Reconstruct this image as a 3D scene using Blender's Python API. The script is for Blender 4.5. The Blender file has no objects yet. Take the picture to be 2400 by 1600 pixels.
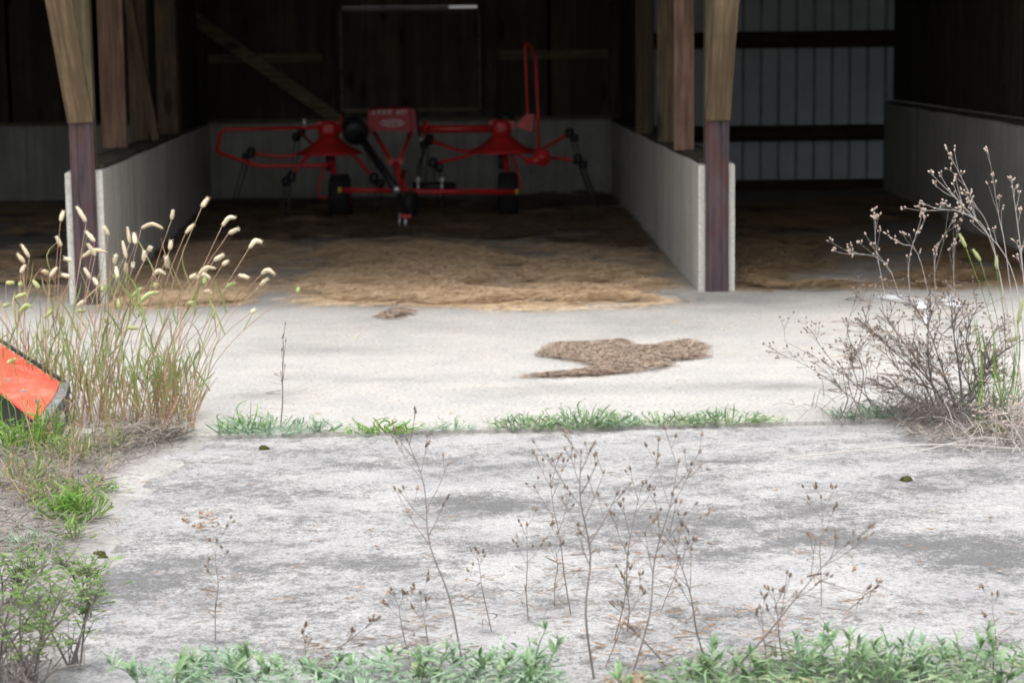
import bpy, math, random
import numpy as np
from mathutils import Vector, Matrix, Euler

random.seed(11)
rng = np.random.default_rng(11)
S = bpy.context.scene
C = S.collection

# ------------------------------------------------------------------ camera
F_PX, HORIZON, CAM_H, ROLL = 4800.0, 150.0, 1.774, -0.012      # in pixels of the 2400 x 1600 photograph
PITCH = math.atan((800 - HORIZON) / F_PX)
cam = bpy.data.cameras.new('camera')
cam.sensor_width = 22.2
cam.lens = 22.2 * F_PX / 2400
cam.clip_start, cam.clip_end = 0.1, 3000
cam.dof.use_dof = True
cam.dof.focus_distance = 7.9
cam.dof.aperture_fstop = 2.2
cam_o = bpy.data.objects.new('camera', cam)
C.objects.link(cam_o)
CAM_R = Matrix.Rotation(math.pi / 2 - PITCH, 3, 'X') @ Matrix.Rotation(ROLL, 3, 'Z')
cam_o.matrix_world = Matrix.Translation((0, 0, CAM_H)) @ CAM_R.to_4x4()
S.camera = cam_o

# ------------------------------------------------------------------ overcast sky and sun
SUN_EL, SUN_ROT = math.radians(70), math.radians(190)
w = bpy.data.worlds.new('World')
S.world = w
w.use_nodes = True
nt = w.node_tree
nt.nodes.clear()
sky = nt.nodes.new('ShaderNodeTexSky')
sky.sky_type = 'NISHITA'
sky.sun_disc = False
sky.sun_elevation, sky.sun_rotation = SUN_EL, SUN_ROT
sky.dust_density, sky.air_density, sky.ozone_density = 5.0, 1.0, 1.0
hs = nt.nodes.new('ShaderNodeHueSaturation')
hs.inputs['Saturation'].default_value = 0.22           # cloud cover
bg = nt.nodes.new('ShaderNodeBackground')
bg.inputs['Strength'].default_value = 0.15
out = nt.nodes.new('ShaderNodeOutputWorld')
nt.links.new(sky.outputs[0], hs.inputs['Color'])
nt.links.new(hs.outputs[0], bg.inputs['Color'])
nt.links.new(bg.outputs[0], out.inputs['Surface'])
sl = bpy.data.lights.new('sun', 'SUN')
sl.energy, sl.angle, sl.color = 0.8, math.radians(35), (1.0, 0.97, 0.93)
so = bpy.data.objects.new('sun', sl)
C.objects.link(so)
# sun_rotation is measured clockwise from +Y seen from above
sd = Vector((math.sin(SUN_ROT) * math.cos(SUN_EL), math.cos(SUN_ROT) * math.cos(SUN_EL), math.sin(SUN_EL)))
so.rotation_euler = sd.to_track_quat('Z', 'Y').to_euler()

S.view_settings.view_transform = 'Standard'
S.view_settings.look = 'None'
S.view_settings.exposure = 1.15
S.view_settings.gamma = 1.0
S.render.engine = 'CYCLES'
S.cycles.use_denoising = True
S.cycles.max_bounces = 8
S.cycles.diffuse_bounces = 5


# ------------------------------------------------------------------ helpers
def ray(px, py):
    return CAM_R @ Vector(((px - 1200) / F_PX, (800 - py) / F_PX, -1.0))


def g(px, py, z=0.0):                       # where the line of sight meets the level z
    d = ray(px, py)
    k = (z - CAM_H) / d.z
    return Vector((d.x * k, d.y * k, z))


def at(px, py, Y):                          # the point of a line of sight at the distance Y
    d = ray(px, py)
    k = Y / d.y
    return Vector((d.x * k, Y, CAM_H + d.z * k))


K = 2400 / 2352.0


def gd(x, y, z=0.0):
    return g(x * K, y * K, z)


def ad(x, y, Y):
    return at(x * K, y * K, Y)


BASE = {}


def link(name, me, mat, parent=None):
    o = bpy.data.objects.new(name, me)
    C.objects.link(o)
    if mat is not None and not me.materials:
        me.materials.append(mat)
    if parent is not None:
        o.parent = parent
    return o


def tag(o, label=None, cat=None, group=None, kind=None):
    if label:
        o['label'] = label
    if cat:
        o['category'] = cat
    if group:
        o['group'] = group
    if kind:
        o['kind'] = kind
    return o


def empty(name, loc, label, cat, group=None):
    o = bpy.data.objects.new(name, None)
    o.empty_display_size = 0.1
    C.objects.link(o)
    o.location = loc
    BASE[o] = Vector(loc)
    return tag(o, label, cat, group)


class MB:
    """collects shapes in world coordinates, builds ONE mesh object"""

    def __init__(s):
        s.v, s.f = [], []

    def add(s, verts, faces):
        n = len(s.v)
        s.v += [tuple(p) for p in verts]
        s.f += [tuple(i + n for i in q) for q in faces]
        return s

    def hexa(s, b, t):                      # four bottom points, four top points
        return s.add(b + t, [(3, 2, 1, 0), (4, 5, 6, 7), (0, 1, 5, 4), (1, 2, 6, 5), (2, 3, 7, 6), (3, 0, 4, 7)])

    def beam(s, a, b, wd, th, side=None, jit=0.0):   # a bar of width wd along side, thickness th
        a, b = Vector(a), Vector(b)
        d = (b - a).normalized()
        sd = Vector(side) if side is not None else d.cross(Vector((0, 1, 0)))
        sd = (sd - d * sd.dot(d)).normalized() * (wd / 2)
        u = d.cross(sd).normalized() * (th / 2)
        q = [a - sd - u, a + sd - u, a + sd + u, a - sd + u]
        r = [b - sd - u, b + sd - u, b + sd + u, b - sd + u]
        if jit:
            q = [p + Vector([random.uniform(-jit, jit) for _ in range(3)]) for p in q]
            r = [p + Vector([random.uniform(-jit, jit) for _ in range(3)]) for p in r]
        return s.hexa(q, r)

    def tube(s, path, rad, n=6, cap=True):
        path = [Vector(p) for p in path]
        if not hasattr(rad, '__len__'):
            rad = [rad] * len(path)
        base = len(s.v)
        ref = Vector((0.31, 0.87, 0.37))
        for i, p in enumerate(path):
            d = (path[min(i + 1, len(path) - 1)] - path[max(i - 1, 0)])
            d = d.normalized() if d.length > 1e-9 else Vector((0, 0, 1))
            x = d.cross(ref)
            if x.length < 0.05:
                x = d.cross(Vector((1, 0, 0)))
            x.normalize()
            y = d.cross(x)
            for k in range(n):
                a = 2 * math.pi * k / n
                s.v.append(tuple(p + (x * math.cos(a) + y * math.sin(a)) * rad[i]))
        m = len(path)
        for i in range(m - 1):
            for k in range(n):
                k2 = (k + 1) % n
                s.f.append((base + i * n + k, base + i * n + k2, base + (i + 1) * n + k2, base + (i + 1) * n + k))
        if cap:
            s.f.append(tuple(base + k for k in range(n))[::-1])
            s.f.append(tuple(base + (m - 1) * n + k for k in range(n)))
        return s

    def lathe(s, centre, axis, prof, n=20):          # prof: (along the axis, radius)
        c, ax = Vector(centre), Vector(axis).normalized()
        return s.tube([c + ax * t for t, r in prof], [r for t, r in prof], n) if False else s._lathe(c, ax, prof, n)

    def _lathe(s, c, ax, prof, n):
        x = ax.cross(Vector((0.2, 0.9, 0.3))).normalized()
        y = ax.cross(x)
        base = len(s.v)
        for t, r in prof:
            for k in range(n):
                a = 2 * math.pi * k / n
                s.v.append(tuple(c + ax * t + (x * math.cos(a) + y * math.sin(a)) * r))
        for i in range(len(prof) - 1):
            for k in range(n):
                k2 = (k + 1) % n
                s.f.append((base + i * n + k, base + i * n + k2, base + (i + 1) * n + k2, base + (i + 1) * n + k))
        s.f.append(tuple(base + k for k in range(n))[::-1])
        s.f.append(tuple(base + (len(prof) - 1) * n + k for k in range(n)))
        return s

    def ribbon(s, path, widths, side, fold=0.25):    # a leaf blade with a fold along its midrib
        path = [Vector(p) for p in path]
        sd = Vector(side)
        base = len(s.v)
        for i, (p, wd) in enumerate(zip(path, widths)):
            d = (path[min(i + 1, len(path) - 1)] - path[max(i - 1, 0)])
            x = sd - d * (sd.dot(d) / max(d.length_squared, 1e-9))
            x = x.normalized() * (wd / 2) if x.length > 1e-6 else Vector((wd / 2, 0, 0))
            nrm = d.cross(x)
            nrm = nrm.normalized() * (wd * fold) if nrm.length > 1e-9 else Vector((0, 0, 0))
            s.v += [tuple(p - x + nrm), tuple(p), tuple(p + x + nrm)]
        for i in range(len(path) - 1):
            a = base + 3 * i
            s.f += [(a, a + 1, a + 4, a + 3), (a + 1, a + 2, a + 5, a + 4)]
        return s

    def mesh(s, name, off=Vector((0, 0, 0)), smooth=False):
        me = bpy.data.meshes.new(name)
        me.from_pydata([(p[0] - off[0], p[1] - off[1], p[2] - off[2]) for p in s.v], [], s.f)
        if smooth:
            me.polygons.foreach_set('use_smooth', [True] * len(me.polygons))
        me.update()
        return me

    def build(s, name, mat, parent=None, smooth=False, kind=None, label=None):
        off = BASE[parent] if parent is not None else Vector((0, 0, 0))
        o = link(name, s.mesh(name, off, smooth), mat, parent)
        BASE[o] = off
        return tag(o, label, kind=kind)


def bezier(pts, n=8):                                # smooth path through points (Catmull-Rom)
    pts = [Vector(p) for p in pts]
    if len(pts) == 2:
        return [pts[0].lerp(pts[1], i / n) for i in range(n + 1)]
    P = [pts[0] * 2 - pts[1]] + pts + [pts[-1] * 2 - pts[-2]]
    res = []
    for i in range(1, len(P) - 2):
        for k in range(n):
            t = k / n
            a, b, c, d = P[i - 1], P[i], P[i + 1], P[i + 2]
            res.append(0.5 * ((2 * b) + (c - a) * t + (2 * a - 5 * b + 4 * c - d) * t * t + (3 * b - a - 3 * c + d) * t ** 3))
    res.append(pts[-1])
    return res


def rounded(pts, r, n=5):                            # a bent tube's path: straight runs, rounded corners
    pts = [Vector(p) for p in pts]
    res = [pts[0]]
    for i in range(1, len(pts) - 1):
        a, b, c = pts[i - 1], pts[i], pts[i + 1]
        ra = min(r, (b - a).length * 0.45, (c - b).length * 0.45)
        p, q = b + (a - b).normalized() * ra, b + (c - b).normalized() * ra
        for k in range(n + 1):
            t = k / n
            res.append(p * (1 - t) ** 2 + b * 2 * t * (1 - t) + q * t * t)
    res.append(pts[-1])
    return res


TABLES = {}


def vnoise(x, y, seed=0):                            # value noise on arrays
    if seed not in TABLES:
        TABLES[seed] = np.random.default_rng(seed).random((256, 256))
    T = TABLES[seed]
    xi, yi = np.floor(x).astype(int), np.floor(y).astype(int)
    fx, fy = x - xi, y - yi
    fx, fy = fx * fx * (3 - 2 * fx), fy * fy * (3 - 2 * fy)
    a = T[xi % 256, yi % 256]
    b = T[(xi + 1) % 256, yi % 256]
    c = T[xi % 256, (yi + 1) % 256]
    d = T[(xi + 1) % 256, (yi + 1) % 256]
    return (a * (1 - fx) + b * fx) * (1 - fy) + (c * (1 - fx) + d * fx) * fy


def fbm(x, y, seed=0, oct=4):
    t, amp, tot = 0, 1.0, 0
    for i in range(oct):
        t = t + amp * vnoise(x * 2 ** i + 7.3 * i, y * 2 ** i + 3.1 * i, seed + i)
        tot += amp
        amp *= 0.5
    return t / tot


# ------------------------------------------------------------------ materials
def srgb(c):
    return tuple((v / 12.92 if v <= 0.04045 else ((v + 0.055) / 1.055) ** 2.4) for v in c)


class Mat:
    def __init__(s, name, rough=0.8, spec=0.3, metal=0.0):
        s.m = bpy.data.materials.new(name)
        s.m.use_nodes = True
        s.t = s.m.node_tree
        s.b = s.t.nodes['Principled BSDF']
        s.b.inputs['Roughness'].default_value = rough
        s.b.inputs['Specular IOR Level'].default_value = spec
        s.b.inputs['Metallic'].default_value = metal
        s.n = s.t.nodes.new
        s.co = None

    def lk(s, a, b):
        s.t.links.new(a, b)

    def coord(s, scale=(1, 1, 1), kind='Object', loc=(0, 0, 0)):
        tc = s.n('ShaderNodeTexCoord')
        mp = s.n('ShaderNodeMapping')
        mp.inputs['Scale'].default_value = scale
        mp.inputs['Location'].default_value = loc
        s.lk(tc.outputs[kind], mp.inputs['Vector'])
        return mp.outputs[0]

    def noise(s, scale, vec, detail=5, rough=0.6):
        n = s.n('ShaderNodeTexNoise')
        n.inputs['Scale'].default_value = scale
        n.inputs['Detail'].default_value = detail
        n.inputs['Roughness'].default_value = rough
        s.lk(vec, n.inputs['Vector'])
        return n.outputs['Fac']

    def ramp(s, fac, stops):
        r = s.n('ShaderNodeValToRGB')
        el = r.color_ramp.elements
        while len(el) < len(stops):
            el.new(0.5)
        for e, (p, c) in zip(el, stops):
            e.position = p
            e.color = (*c, 1) if len(c) == 3 else c
        s.lk(fac, r.inputs[0])
        return r.outputs[0]

    def mix(s, fac, a, b, mode='MIX'):
        m = s.n('ShaderNodeMix')
        m.data_type = 'RGBA'
        m.blend_type = mode
        for v, i in ((fac, 0), (a, 6), (b, 7)):
            if hasattr(v, 'is_output'):
                s.lk(v, m.inputs[i])
            elif i == 0:
                m.inputs[0].default_value = v
            else:
                m.inputs[i].default_value = (*v, 1)
        return m.outputs[2]

    def island(s):
        return s.n('ShaderNodeNewGeometry').outputs['Random Per Island']

    def objrand(s):
        return s.n('ShaderNodeObjectInfo').outputs['Random']

    def color(s, c):
        if hasattr(c, 'is_output'):
            s.lk(c, s.b.inputs['Base Color'])
        else:
            s.b.inputs['Base Color'].default_value = (*c, 1)
        return s

    def bump(s, h, strength=0.3, dist=0.01):
        b = s.n('ShaderNodeBump')
        b.inputs['Strength'].default_value = strength
        b.inputs['Distance'].default_value = dist
        s.lk(h, b.inputs['Height'])
        s.lk(b.outputs[0], s.b.inputs['Normal'])
        return s

    def leafy(s, tr=0.3):                            # light passes through a leaf
        s.b.inputs['Transmission Weight'].default_value = 0.0
        tn = s.n('ShaderNodeBsdfTranslucent')
        mx = s.n('ShaderNodeMixShader')
        mx.inputs[0].default_value = tr
        src = s.b.inputs['Base Color']
        if src.is_linked:
            s.lk(src.links[0].from_socket, tn.inputs['Color'])
        else:
            tn.inputs['Color'].default_value = src.default_value
        o = s.t.nodes['Material Output']
        s.lk(s.b.outputs[0], mx.inputs[1])
        s.lk(tn.outputs[0], mx.inputs[2])
        s.lk(mx.outputs[0], o.inputs['Surface'])
        return s


def attr(m, name):
    a = m.n('ShaderNodeAttribute')
    a.attribute_name = name
    return a.outputs['Fac']


def concrete(name, light, dark, fine=60, stain_attr=None, spread=(0.35, 0.65), vertical=False, bump=0.25, stain_mix=1.0):
    m = Mat(name, 0.9, 0.2)
    v = m.coord()
    a = m.noise(2.2, v, 8, 0.65)
    b = m.noise(fine, v, 3, 0.7)
    c = m.noise(9, m.coord((1, 1, 1), loc=(3, 1, 2)), 6, 0.7)
    col = m.ramp(a, [(spread[0], dark), (spread[1], light)])
    if vertical:                                     # form-board and run-off streaks down a wall
        st = m.noise(5, m.coord((1.5, 1.5, 0.04)), 5, 0.7)
        col = m.mix(m.ramp(st, [(0.42, (0.0,) * 3), (0.66, (0.6,) * 3)]), col, tuple(x * 0.55 for x in dark))
    if stain_attr:
        ss = attr(m, stain_attr)
        tot = ss
        for tex, wt in ((c, 1.8), (m.noise(30, m.coord(loc=(7, 2, 4)), 5, 0.75), 2.8), (m.noise(120, m.coord(loc=(1, 8, 3)), 2, 0.6), 2.0)):
            n = m.n('ShaderNodeMath')
            n.operation = 'MULTIPLY_ADD'
            n.inputs[1].default_value = wt * stain_mix
            m.lk(tex, n.inputs[0])
            m.lk(tot, n.inputs[2])
            tot = n.outputs[0]
        o_ = 3.3 * stain_mix
        mp = m.n('ShaderNodeMapRange')
        mp.inputs['From Min'].default_value = o_ - .20
        mp.inputs['From Max'].default_value = o_ + .95
        mp.interpolation_type = 'SMOOTHSTEP'
        m.lk(tot, mp.inputs['Value'])
        col = m.mix(mp.outputs[0], col, tuple(x * 0.44 for x in dark))
    sp = m.ramp(b, [(0.3, (0.66, 0.66, 0.66)), (0.5, (1, 1, 1)), (0.72, (1.2, 1.2, 1.2))])
    col = m.mix(1.0, col, sp, 'MULTIPLY')
    m.color(col)
    m.bump(b, bump, 0.006)
    return m.m


M = {}
M['apron'] = concrete('apron_concrete', (0.415, 0.40, 0.372), (0.34, 0.335, 0.325), 45, 'stain', (0.3, 0.6), bump=0.12, stain_mix=0.25)
M['yard'] = concrete('weathered_concrete', (0.36, 0.355, 0.35), (0.285, 0.284, 0.287), 70, 'stain', (0.35, 0.62), bump=0.5)
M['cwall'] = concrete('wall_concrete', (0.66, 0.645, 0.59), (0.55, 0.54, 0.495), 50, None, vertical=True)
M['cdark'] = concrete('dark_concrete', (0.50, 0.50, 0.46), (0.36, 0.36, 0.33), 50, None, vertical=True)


def wood(name, c1, c2, axis='Z', sc=26, rough=0.8):
    m = Mat(name, rough, 0.2)
    s = {'Z': (1, 1, 0.06), 'Y': (1, 0.06, 1), 'X': (0.06, 1, 1), 'YZ': (1, 0.05, 0.05)}[axis]
    a = m.noise(sc, m.coord(s), 6, 0.65)
    b = m.noise(3, m.coord(), 4, 0.6)
    col = m.ramp(a, [(0.36, tuple(x * .7 for x in c2)), (0.48, c2), (0.62, c1)])
    col = m.mix(m.ramp(b, [(0.4, (0,) * 3), (0.75, (0.6,) * 3)]), col, tuple(x * 0.55 for x in c2))
    vo = m.n('ShaderNodeTexVoronoi')                 # knots
    vo.inputs['Scale'].default_value = 2.6
    m.lk(m.coord(tuple(.45 if q < 1 else 1.3 for q in s)), vo.inputs['Vector'])
    col = m.mix(m.ramp(vo.outputs['Distance'], [(0.13, (0.9,) * 3), (0.21, (0,) * 3)]), col, tuple(x * 0.25 for x in c2))
    r = m.objrand()
    col = m.mix(1.0, col, m.ramp(r, [(0, (0.78, 0.78, 0.78)), (1, (1.15, 1.12, 1.08))]), 'MULTIPLY')
    m.color(col)
    m.bump(a, 0.25, 0.004)
    return m.m


M['post'] = wood('treated_timber', (0.19, 0.16, 0.10), (0.12, 0.10, 0.06))
M['brace'] = wood('brace_timber', (0.27, 0.20, 0.125), (0.17, 0.122, 0.075), 'YZ')
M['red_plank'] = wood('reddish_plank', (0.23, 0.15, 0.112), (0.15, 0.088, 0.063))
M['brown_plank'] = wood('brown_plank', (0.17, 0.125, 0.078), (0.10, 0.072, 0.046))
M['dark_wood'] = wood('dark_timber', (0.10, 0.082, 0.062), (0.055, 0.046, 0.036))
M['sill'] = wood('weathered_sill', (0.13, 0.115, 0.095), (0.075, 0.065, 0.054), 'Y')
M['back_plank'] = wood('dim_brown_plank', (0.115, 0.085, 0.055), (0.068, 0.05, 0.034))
M['girt'] = wood('girt_timber', (0.24, 0.20, 0.14), (0.16, 0.135, 0.095), 'X')
M['ply'] = wood('plywood', (0.12, 0.098, 0.074), (0.075, 0.062, 0.048), 'Z', 5)
M['dark_girt'] = wood('dark_girt', (0.085, 0.066, 0.048), (0.05, 0.04, 0.03), 'X')


def simple(name, c, rough=0.5, spec=0.4, metal=0.0, var=0.25, sc=12, dirt=None):
    m = Mat(name, rough, spec, metal)
    a = m.noise(sc, m.coord(), 5, 0.65)
    col = m.ramp(a, [(0.3, tuple(x * (1 - var) for x in c)), (0.7, tuple(min(1, x * (1 + var * 0.5)) for x in c))])
    if dirt:
        b = m.noise(sc * 0.5, m.coord(loc=(2, 5, 1)), 7, 0.7)
        col = m.mix(m.ramp(b, [(0.5, (0,) * 3), (0.72, (0.8,) * 3)]), col, dirt)
    m.color(col)
    m.bump(a, 0.08, 0.004)
    return m.m


def leaf(name, stops, rough=0.55, tr=0.3, by='island'):
    m = Mat(name, rough, 0.3)
    r = m.island() if by == 'island' else m.objrand()
    n = m.noise(9, m.coord(), 3, 0.6)
    k = m.n('ShaderNodeMath')
    k.operation = 'MULTIPLY_ADD'
    k.inputs[1].default_value = 0.4
    m.lk(n, k.inputs[0])
    h = m.n('ShaderNodeMath')
    h.operation = 'MULTIPLY'
    h.inputs[1].default_value = 0.75
    m.lk(r, h.inputs[0])
    m.lk(h.outputs[0], k.inputs[2])
    m.color(m.ramp(k.outputs[0], stops))
    if tr:
        m.leafy(tr)
    return m.m


def rusty():
    m = Mat('rusty_channel_steel', 0.55, 0.4, 0.2)
    v1 = m.noise(16, m.coord((1, 1, 0.12)), 6, 0.7)
    v2 = m.noise(5, m.coord((1, 1, 0.5), loc=(3, 2, 1)), 7, 0.7)
    col = m.ramp(v1, [(0.32, (0.030, 0.022, 0.030)), (0.5, (0.075, 0.05, 0.058)), (0.7, (0.10, 0.062, 0.062))])
    col = m.mix(m.ramp(v2, [(0.5, (0,) * 3), (0.68, (0.85,) * 3)]), col, (0.085, 0.026, 0.017))
    m.color(col)
    m.bump(v2, .4, .006)
    return m.m


M['rust'] = rusty()
M['red'] = simple('red_machine_paint', (0.62, 0.026, 0.03), 0.35, 0.5, 0, 0.2, 6, (0.17, 0.03, 0.022))
M['red_pale'] = simple('red_hood_plastic', (0.34, 0.016, 0.022), 0.5, 0.4, 0, 0.15, 6)
M['black'] = simple('black_rubber', (0.022, 0.022, 0.024), 0.7, 0.3)
M['black_pl'] = simple('black_plastic', (0.016, 0.018, 0.022), 0.45, 0.4)
M['tine'] = simple('dark_spring_steel', (0.06, 0.058, 0.058), 0.5, 0.5, 0.5)
M['zinc'] = simple('zinc_plated_steel', (0.62, 0.62, 0.65), 0.35, 0.5, 0.6)
M['yellow'] = simple('yellow_cap', (0.62, 0.50, 0.05), 0.5)
M['decal'] = simple('white_decal', (0.72, 0.72, 0.78), 0.5)
M['sheet'] = simple('white_painted_sheet', (0.68, 0.76, 0.84), 0.45, 0.4, 0, 0.12, 3)
M['rib'] = simple('darker_sheet_rib', (0.38, 0.42, 0.46), 0.6, 0.3, 0, 0.35, 6)  # ribs toned a darker grey than the flat pans between them
M['orange'] = simple('faded_orange_paint', (0.66, 0.085, 0.05), 0.65, 0.3, 0, 0.3, 14, (0.58, 0.20, 0.145))
M['grey_steel'] = simple('worn_grey_steel', (0.20, 0.205, 0.21), 0.6, 0.4, 0.2, 0.5, 25, (0.12, 0.085, 0.065))
M['roof'] = simple('galvanised_roof', (0.35, 0.36, 0.37), 0.4, 0.5, 0.4)
M['plastic'] = simple('white_plastic_sheet', (0.66, 0.67, 0.70), 0.4, 0.4, 0, 0.04)
M['moss'] = simple('moss', (0.055, 0.06, 0.02), 0.95, 0.1, 0, 0.5, 40)
M['soil'] = concrete('gritty_soil', (0.36, 0.35, 0.335), (0.22, 0.212, 0.20), 55, None, (0.35, 0.65), bump=0.8)
M['ground'] = concrete('rough_ground', (0.15, 0.16, 0.08), (0.10, 0.105, 0.05), 20, None)

M['straw'] = leaf('straw', [(0.0, (0.21, 0.14, 0.08)), (0.35, (0.44, 0.305, 0.185)), (0.7, (0.63, 0.46, 0.295)), (1.0, (0.80, 0.66, 0.48))], 0.7, 0)
M['straw_mat'] = leaf('straw_mat', [(0.0, (0.23, 0.155, 0.09)), (1.0, (0.44, 0.31, 0.185))], 0.9, 0)
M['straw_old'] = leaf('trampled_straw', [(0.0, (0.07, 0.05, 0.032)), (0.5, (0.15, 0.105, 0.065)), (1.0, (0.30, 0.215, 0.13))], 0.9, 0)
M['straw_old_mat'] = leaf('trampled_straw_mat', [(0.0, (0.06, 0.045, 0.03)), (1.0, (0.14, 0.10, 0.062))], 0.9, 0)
M['straw_brown'] = leaf('brown_straw', [(0.0, (0.12, 0.08, 0.045)), (0.5, (0.26, 0.175, 0.10)), (1.0, (0.44, 0.32, 0.19))], 0.9, 0)
M['straw_brown_mat'] = leaf('brown_straw_mat', [(0.0, (0.12, 0.08, 0.045)), (1.0, (0.24, 0.16, 0.095))], 0.9, 0)
M['chaff'] = leaf('chopped_straw', [(0.0, (0.12, 0.09, 0.068)), (0.5, (0.25, 0.19, 0.145)), (1.0, (0.43, 0.335, 0.26))], 0.9, 0)
M['fox_head'] = leaf('foxtail_head', [(0.0, (0.56, 0.46, 0.31)), (0.6, (0.70, 0.61, 0.45)), (1.0, (0.78, 0.72, 0.56))], 0.7, 0.25, 'obj')
M['fox_green'] = leaf('green_foxtail_head', [(0.0, (0.36, 0.42, 0.17)), (1.0, (0.56, 0.58, 0.30))], 0.7, 0.25, 'obj')
M['fox_stem'] = leaf('foxtail_stem', [(0.0, (0.27, 0.13, 0.11)), (0.6, (0.43, 0.27, 0.20)), (1.0, (0.48, 0.42, 0.24))], 0.6, 0.1, 'obj')
M['fox_leaf'] = leaf('foxtail_leaf', [(0.0, (0.13, 0.21, 0.055)), (0.5, (0.23, 0.32, 0.10)), (0.74, (0.36, 0.36, 0.16)), (0.88, (0.46, 0.25, 0.19)), (1.0, (0.60, 0.48, 0.38))], 0.55, 0.35)
M['verge_leaf'] = leaf('verge_leaf', [(0.0, (0.13, 0.19, 0.06)), (0.5, (0.24, 0.30, 0.11)), (0.75, (0.36, 0.33, 0.19)), (0.9, (0.42, 0.25, 0.20)), (1.0, (0.46, 0.40, 0.32))], 0.55, 0.3)
ft = M['fox_leaf'].node_tree                         # foxtail turns red towards its foot
_tc, _sx, _mr, _mx = (ft.nodes.new(q) for q in ('ShaderNodeTexCoord', 'ShaderNodeSeparateXYZ', 'ShaderNodeMapRange', 'ShaderNodeMix'))
_mx.data_type = 'RGBA'
_mr.inputs['From Min'].default_value, _mr.inputs['From Max'].default_value = .30, .02
_mr.inputs['To Max'].default_value = .55
ft.links.new(_tc.outputs['Object'], _sx.inputs[0])
ft.links.new(_sx.outputs['Z'], _mr.inputs['Value'])
ft.links.new(_mr.outputs[0], _mx.inputs[0])
_b = ft.nodes['Principled BSDF']
_src = _b.inputs['Base Color'].links[0].from_socket
ft.links.new(_src, _mx.inputs[6])
_mx.inputs[7].default_value = (.50, .25, .19, 1)
for _n in ft.nodes:
    if _n.type in ('BSDF_PRINCIPLED', 'BSDF_TRANSLUCENT'):
        ft.links.new(_mx.outputs[2], _n.inputs['Base Color' if _n.type == 'BSDF_PRINCIPLED' else 'Color'])
M['green'] = leaf('weed_green', [(0.0, (0.13, 0.21, 0.10)), (0.5, (0.21, 0.32, 0.17)), (0.85, (0.34, 0.44, 0.27)), (1.0, (0.46, 0.44, 0.24))], 0.5, 0.35)
M['green_obj'] = leaf('weed_leaf', [(0.0, (0.12, 0.21, 0.09)), (0.5, (0.20, 0.33, 0.16)), (1.0, (0.31, 0.44, 0.24))], 0.5, 0.35, 'obj')
M['bluegreen'] = leaf('bluish_weed', [(0.0, (0.16, 0.25, 0.16)), (0.5, (0.26, 0.38, 0.26)), (1.0, (0.40, 0.50, 0.36))], 0.6, 0.3)
M['grass'] = leaf('grass_green', [(0.0, (0.09, 0.21, 0.03)), (0.6, (0.17, 0.33, 0.06)), (1.0, (0.34, 0.42, 0.13))], 0.5, 0.35)
M['shrub'] = leaf('shrub_leaf', [(0.0, (0.10, 0.19, 0.05)), (0.6, (0.18, 0.30, 0.08)), (1.0, (0.32, 0.42, 0.15))], 0.6, 0.3)
M['drystem'] = leaf('dry_stem', [(0.0, (0.085, 0.075, 0.07)), (1.0, (0.23, 0.20, 0.19))], 0.8, 0)
M['palestem'] = leaf('pale_dry_stem', [(0.0, (0.30, 0.275, 0.255)), (1.0, (0.46, 0.425, 0.395))], 0.8, 0)
M['bud'] = leaf('dry_bud', [(0.0, (0.10, 0.075, 0.06)), (0.6, (0.20, 0.15, 0.115)), (1.0, (0.33, 0.24, 0.18))], 0.8, 0.1)
M['palebud'] = leaf('pale_bud', [(0.0, (0.32, 0.25, 0.21)), (1.0, (0.52, 0.42, 0.36))], 0.8, 0.1)
M['litter'] = leaf('dead_litter', [(0.0, (0.07, 0.06, 0.05)), (0.5, (0.17, 0.145, 0.125)), (1.0, (0.33, 0.29, 0.25))], 0.85, 0.1)
M['brownleaf'] = leaf('dead_leaf', [(0.0, (0.15, 0.09, 0.05)), (1.0, (0.36, 0.22, 0.12))], 0.8, 0.2)


# ------------------------------------------------------------------ the setting: ground, slabs
def pgon(pts):
    return np.array([[gd(x, y).x, gd(x, y).y] for x, y in pts])


def inside(P, x, y):
    r = np.zeros(x.shape, bool)
    j = len(P) - 1
    for i in range(len(P)):
        xi, yi, xj, yj = P[i][0], P[i][1], P[j][0], P[j][1]
        c = ((yi > y) != (yj > y)) & (x < (xj - xi) * (y - yi) / (yj - yi + 1e-12) + xi)
        r ^= c
        j = i
    return r


def sheet_grid(name, xs, ys, zf, mat, stain=None):
    X, Y = np.meshgrid(xs, ys, indexing='ij')
    Z = zf(X, Y)
    nx, ny = X.shape
    v = np.stack([X.ravel(), Y.ravel(), Z.ravel()], 1)
    i, j = np.meshgrid(np.arange(nx - 1), np.arange(ny - 1), indexing='ij')
    a = (i * ny + j).ravel()
    f = np.stack([a, a + ny, a + ny + 1, a + 1], 1)
    me = bpy.data.meshes.new(name)
    me.from_pydata(v.tolist(), [], f.tolist())
    me.polygons.foreach_set('use_smooth', [True] * len(me.polygons))
    if stain is not None:
        at_ = me.attributes.new('stain', 'FLOAT', 'POINT')
        at_.data.foreach_set('value', stain(X, Y).ravel().astype(np.float32))
    me.update()
    o = link(name, me, mat)
    o['kind'] = 'structure'
    return o


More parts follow.
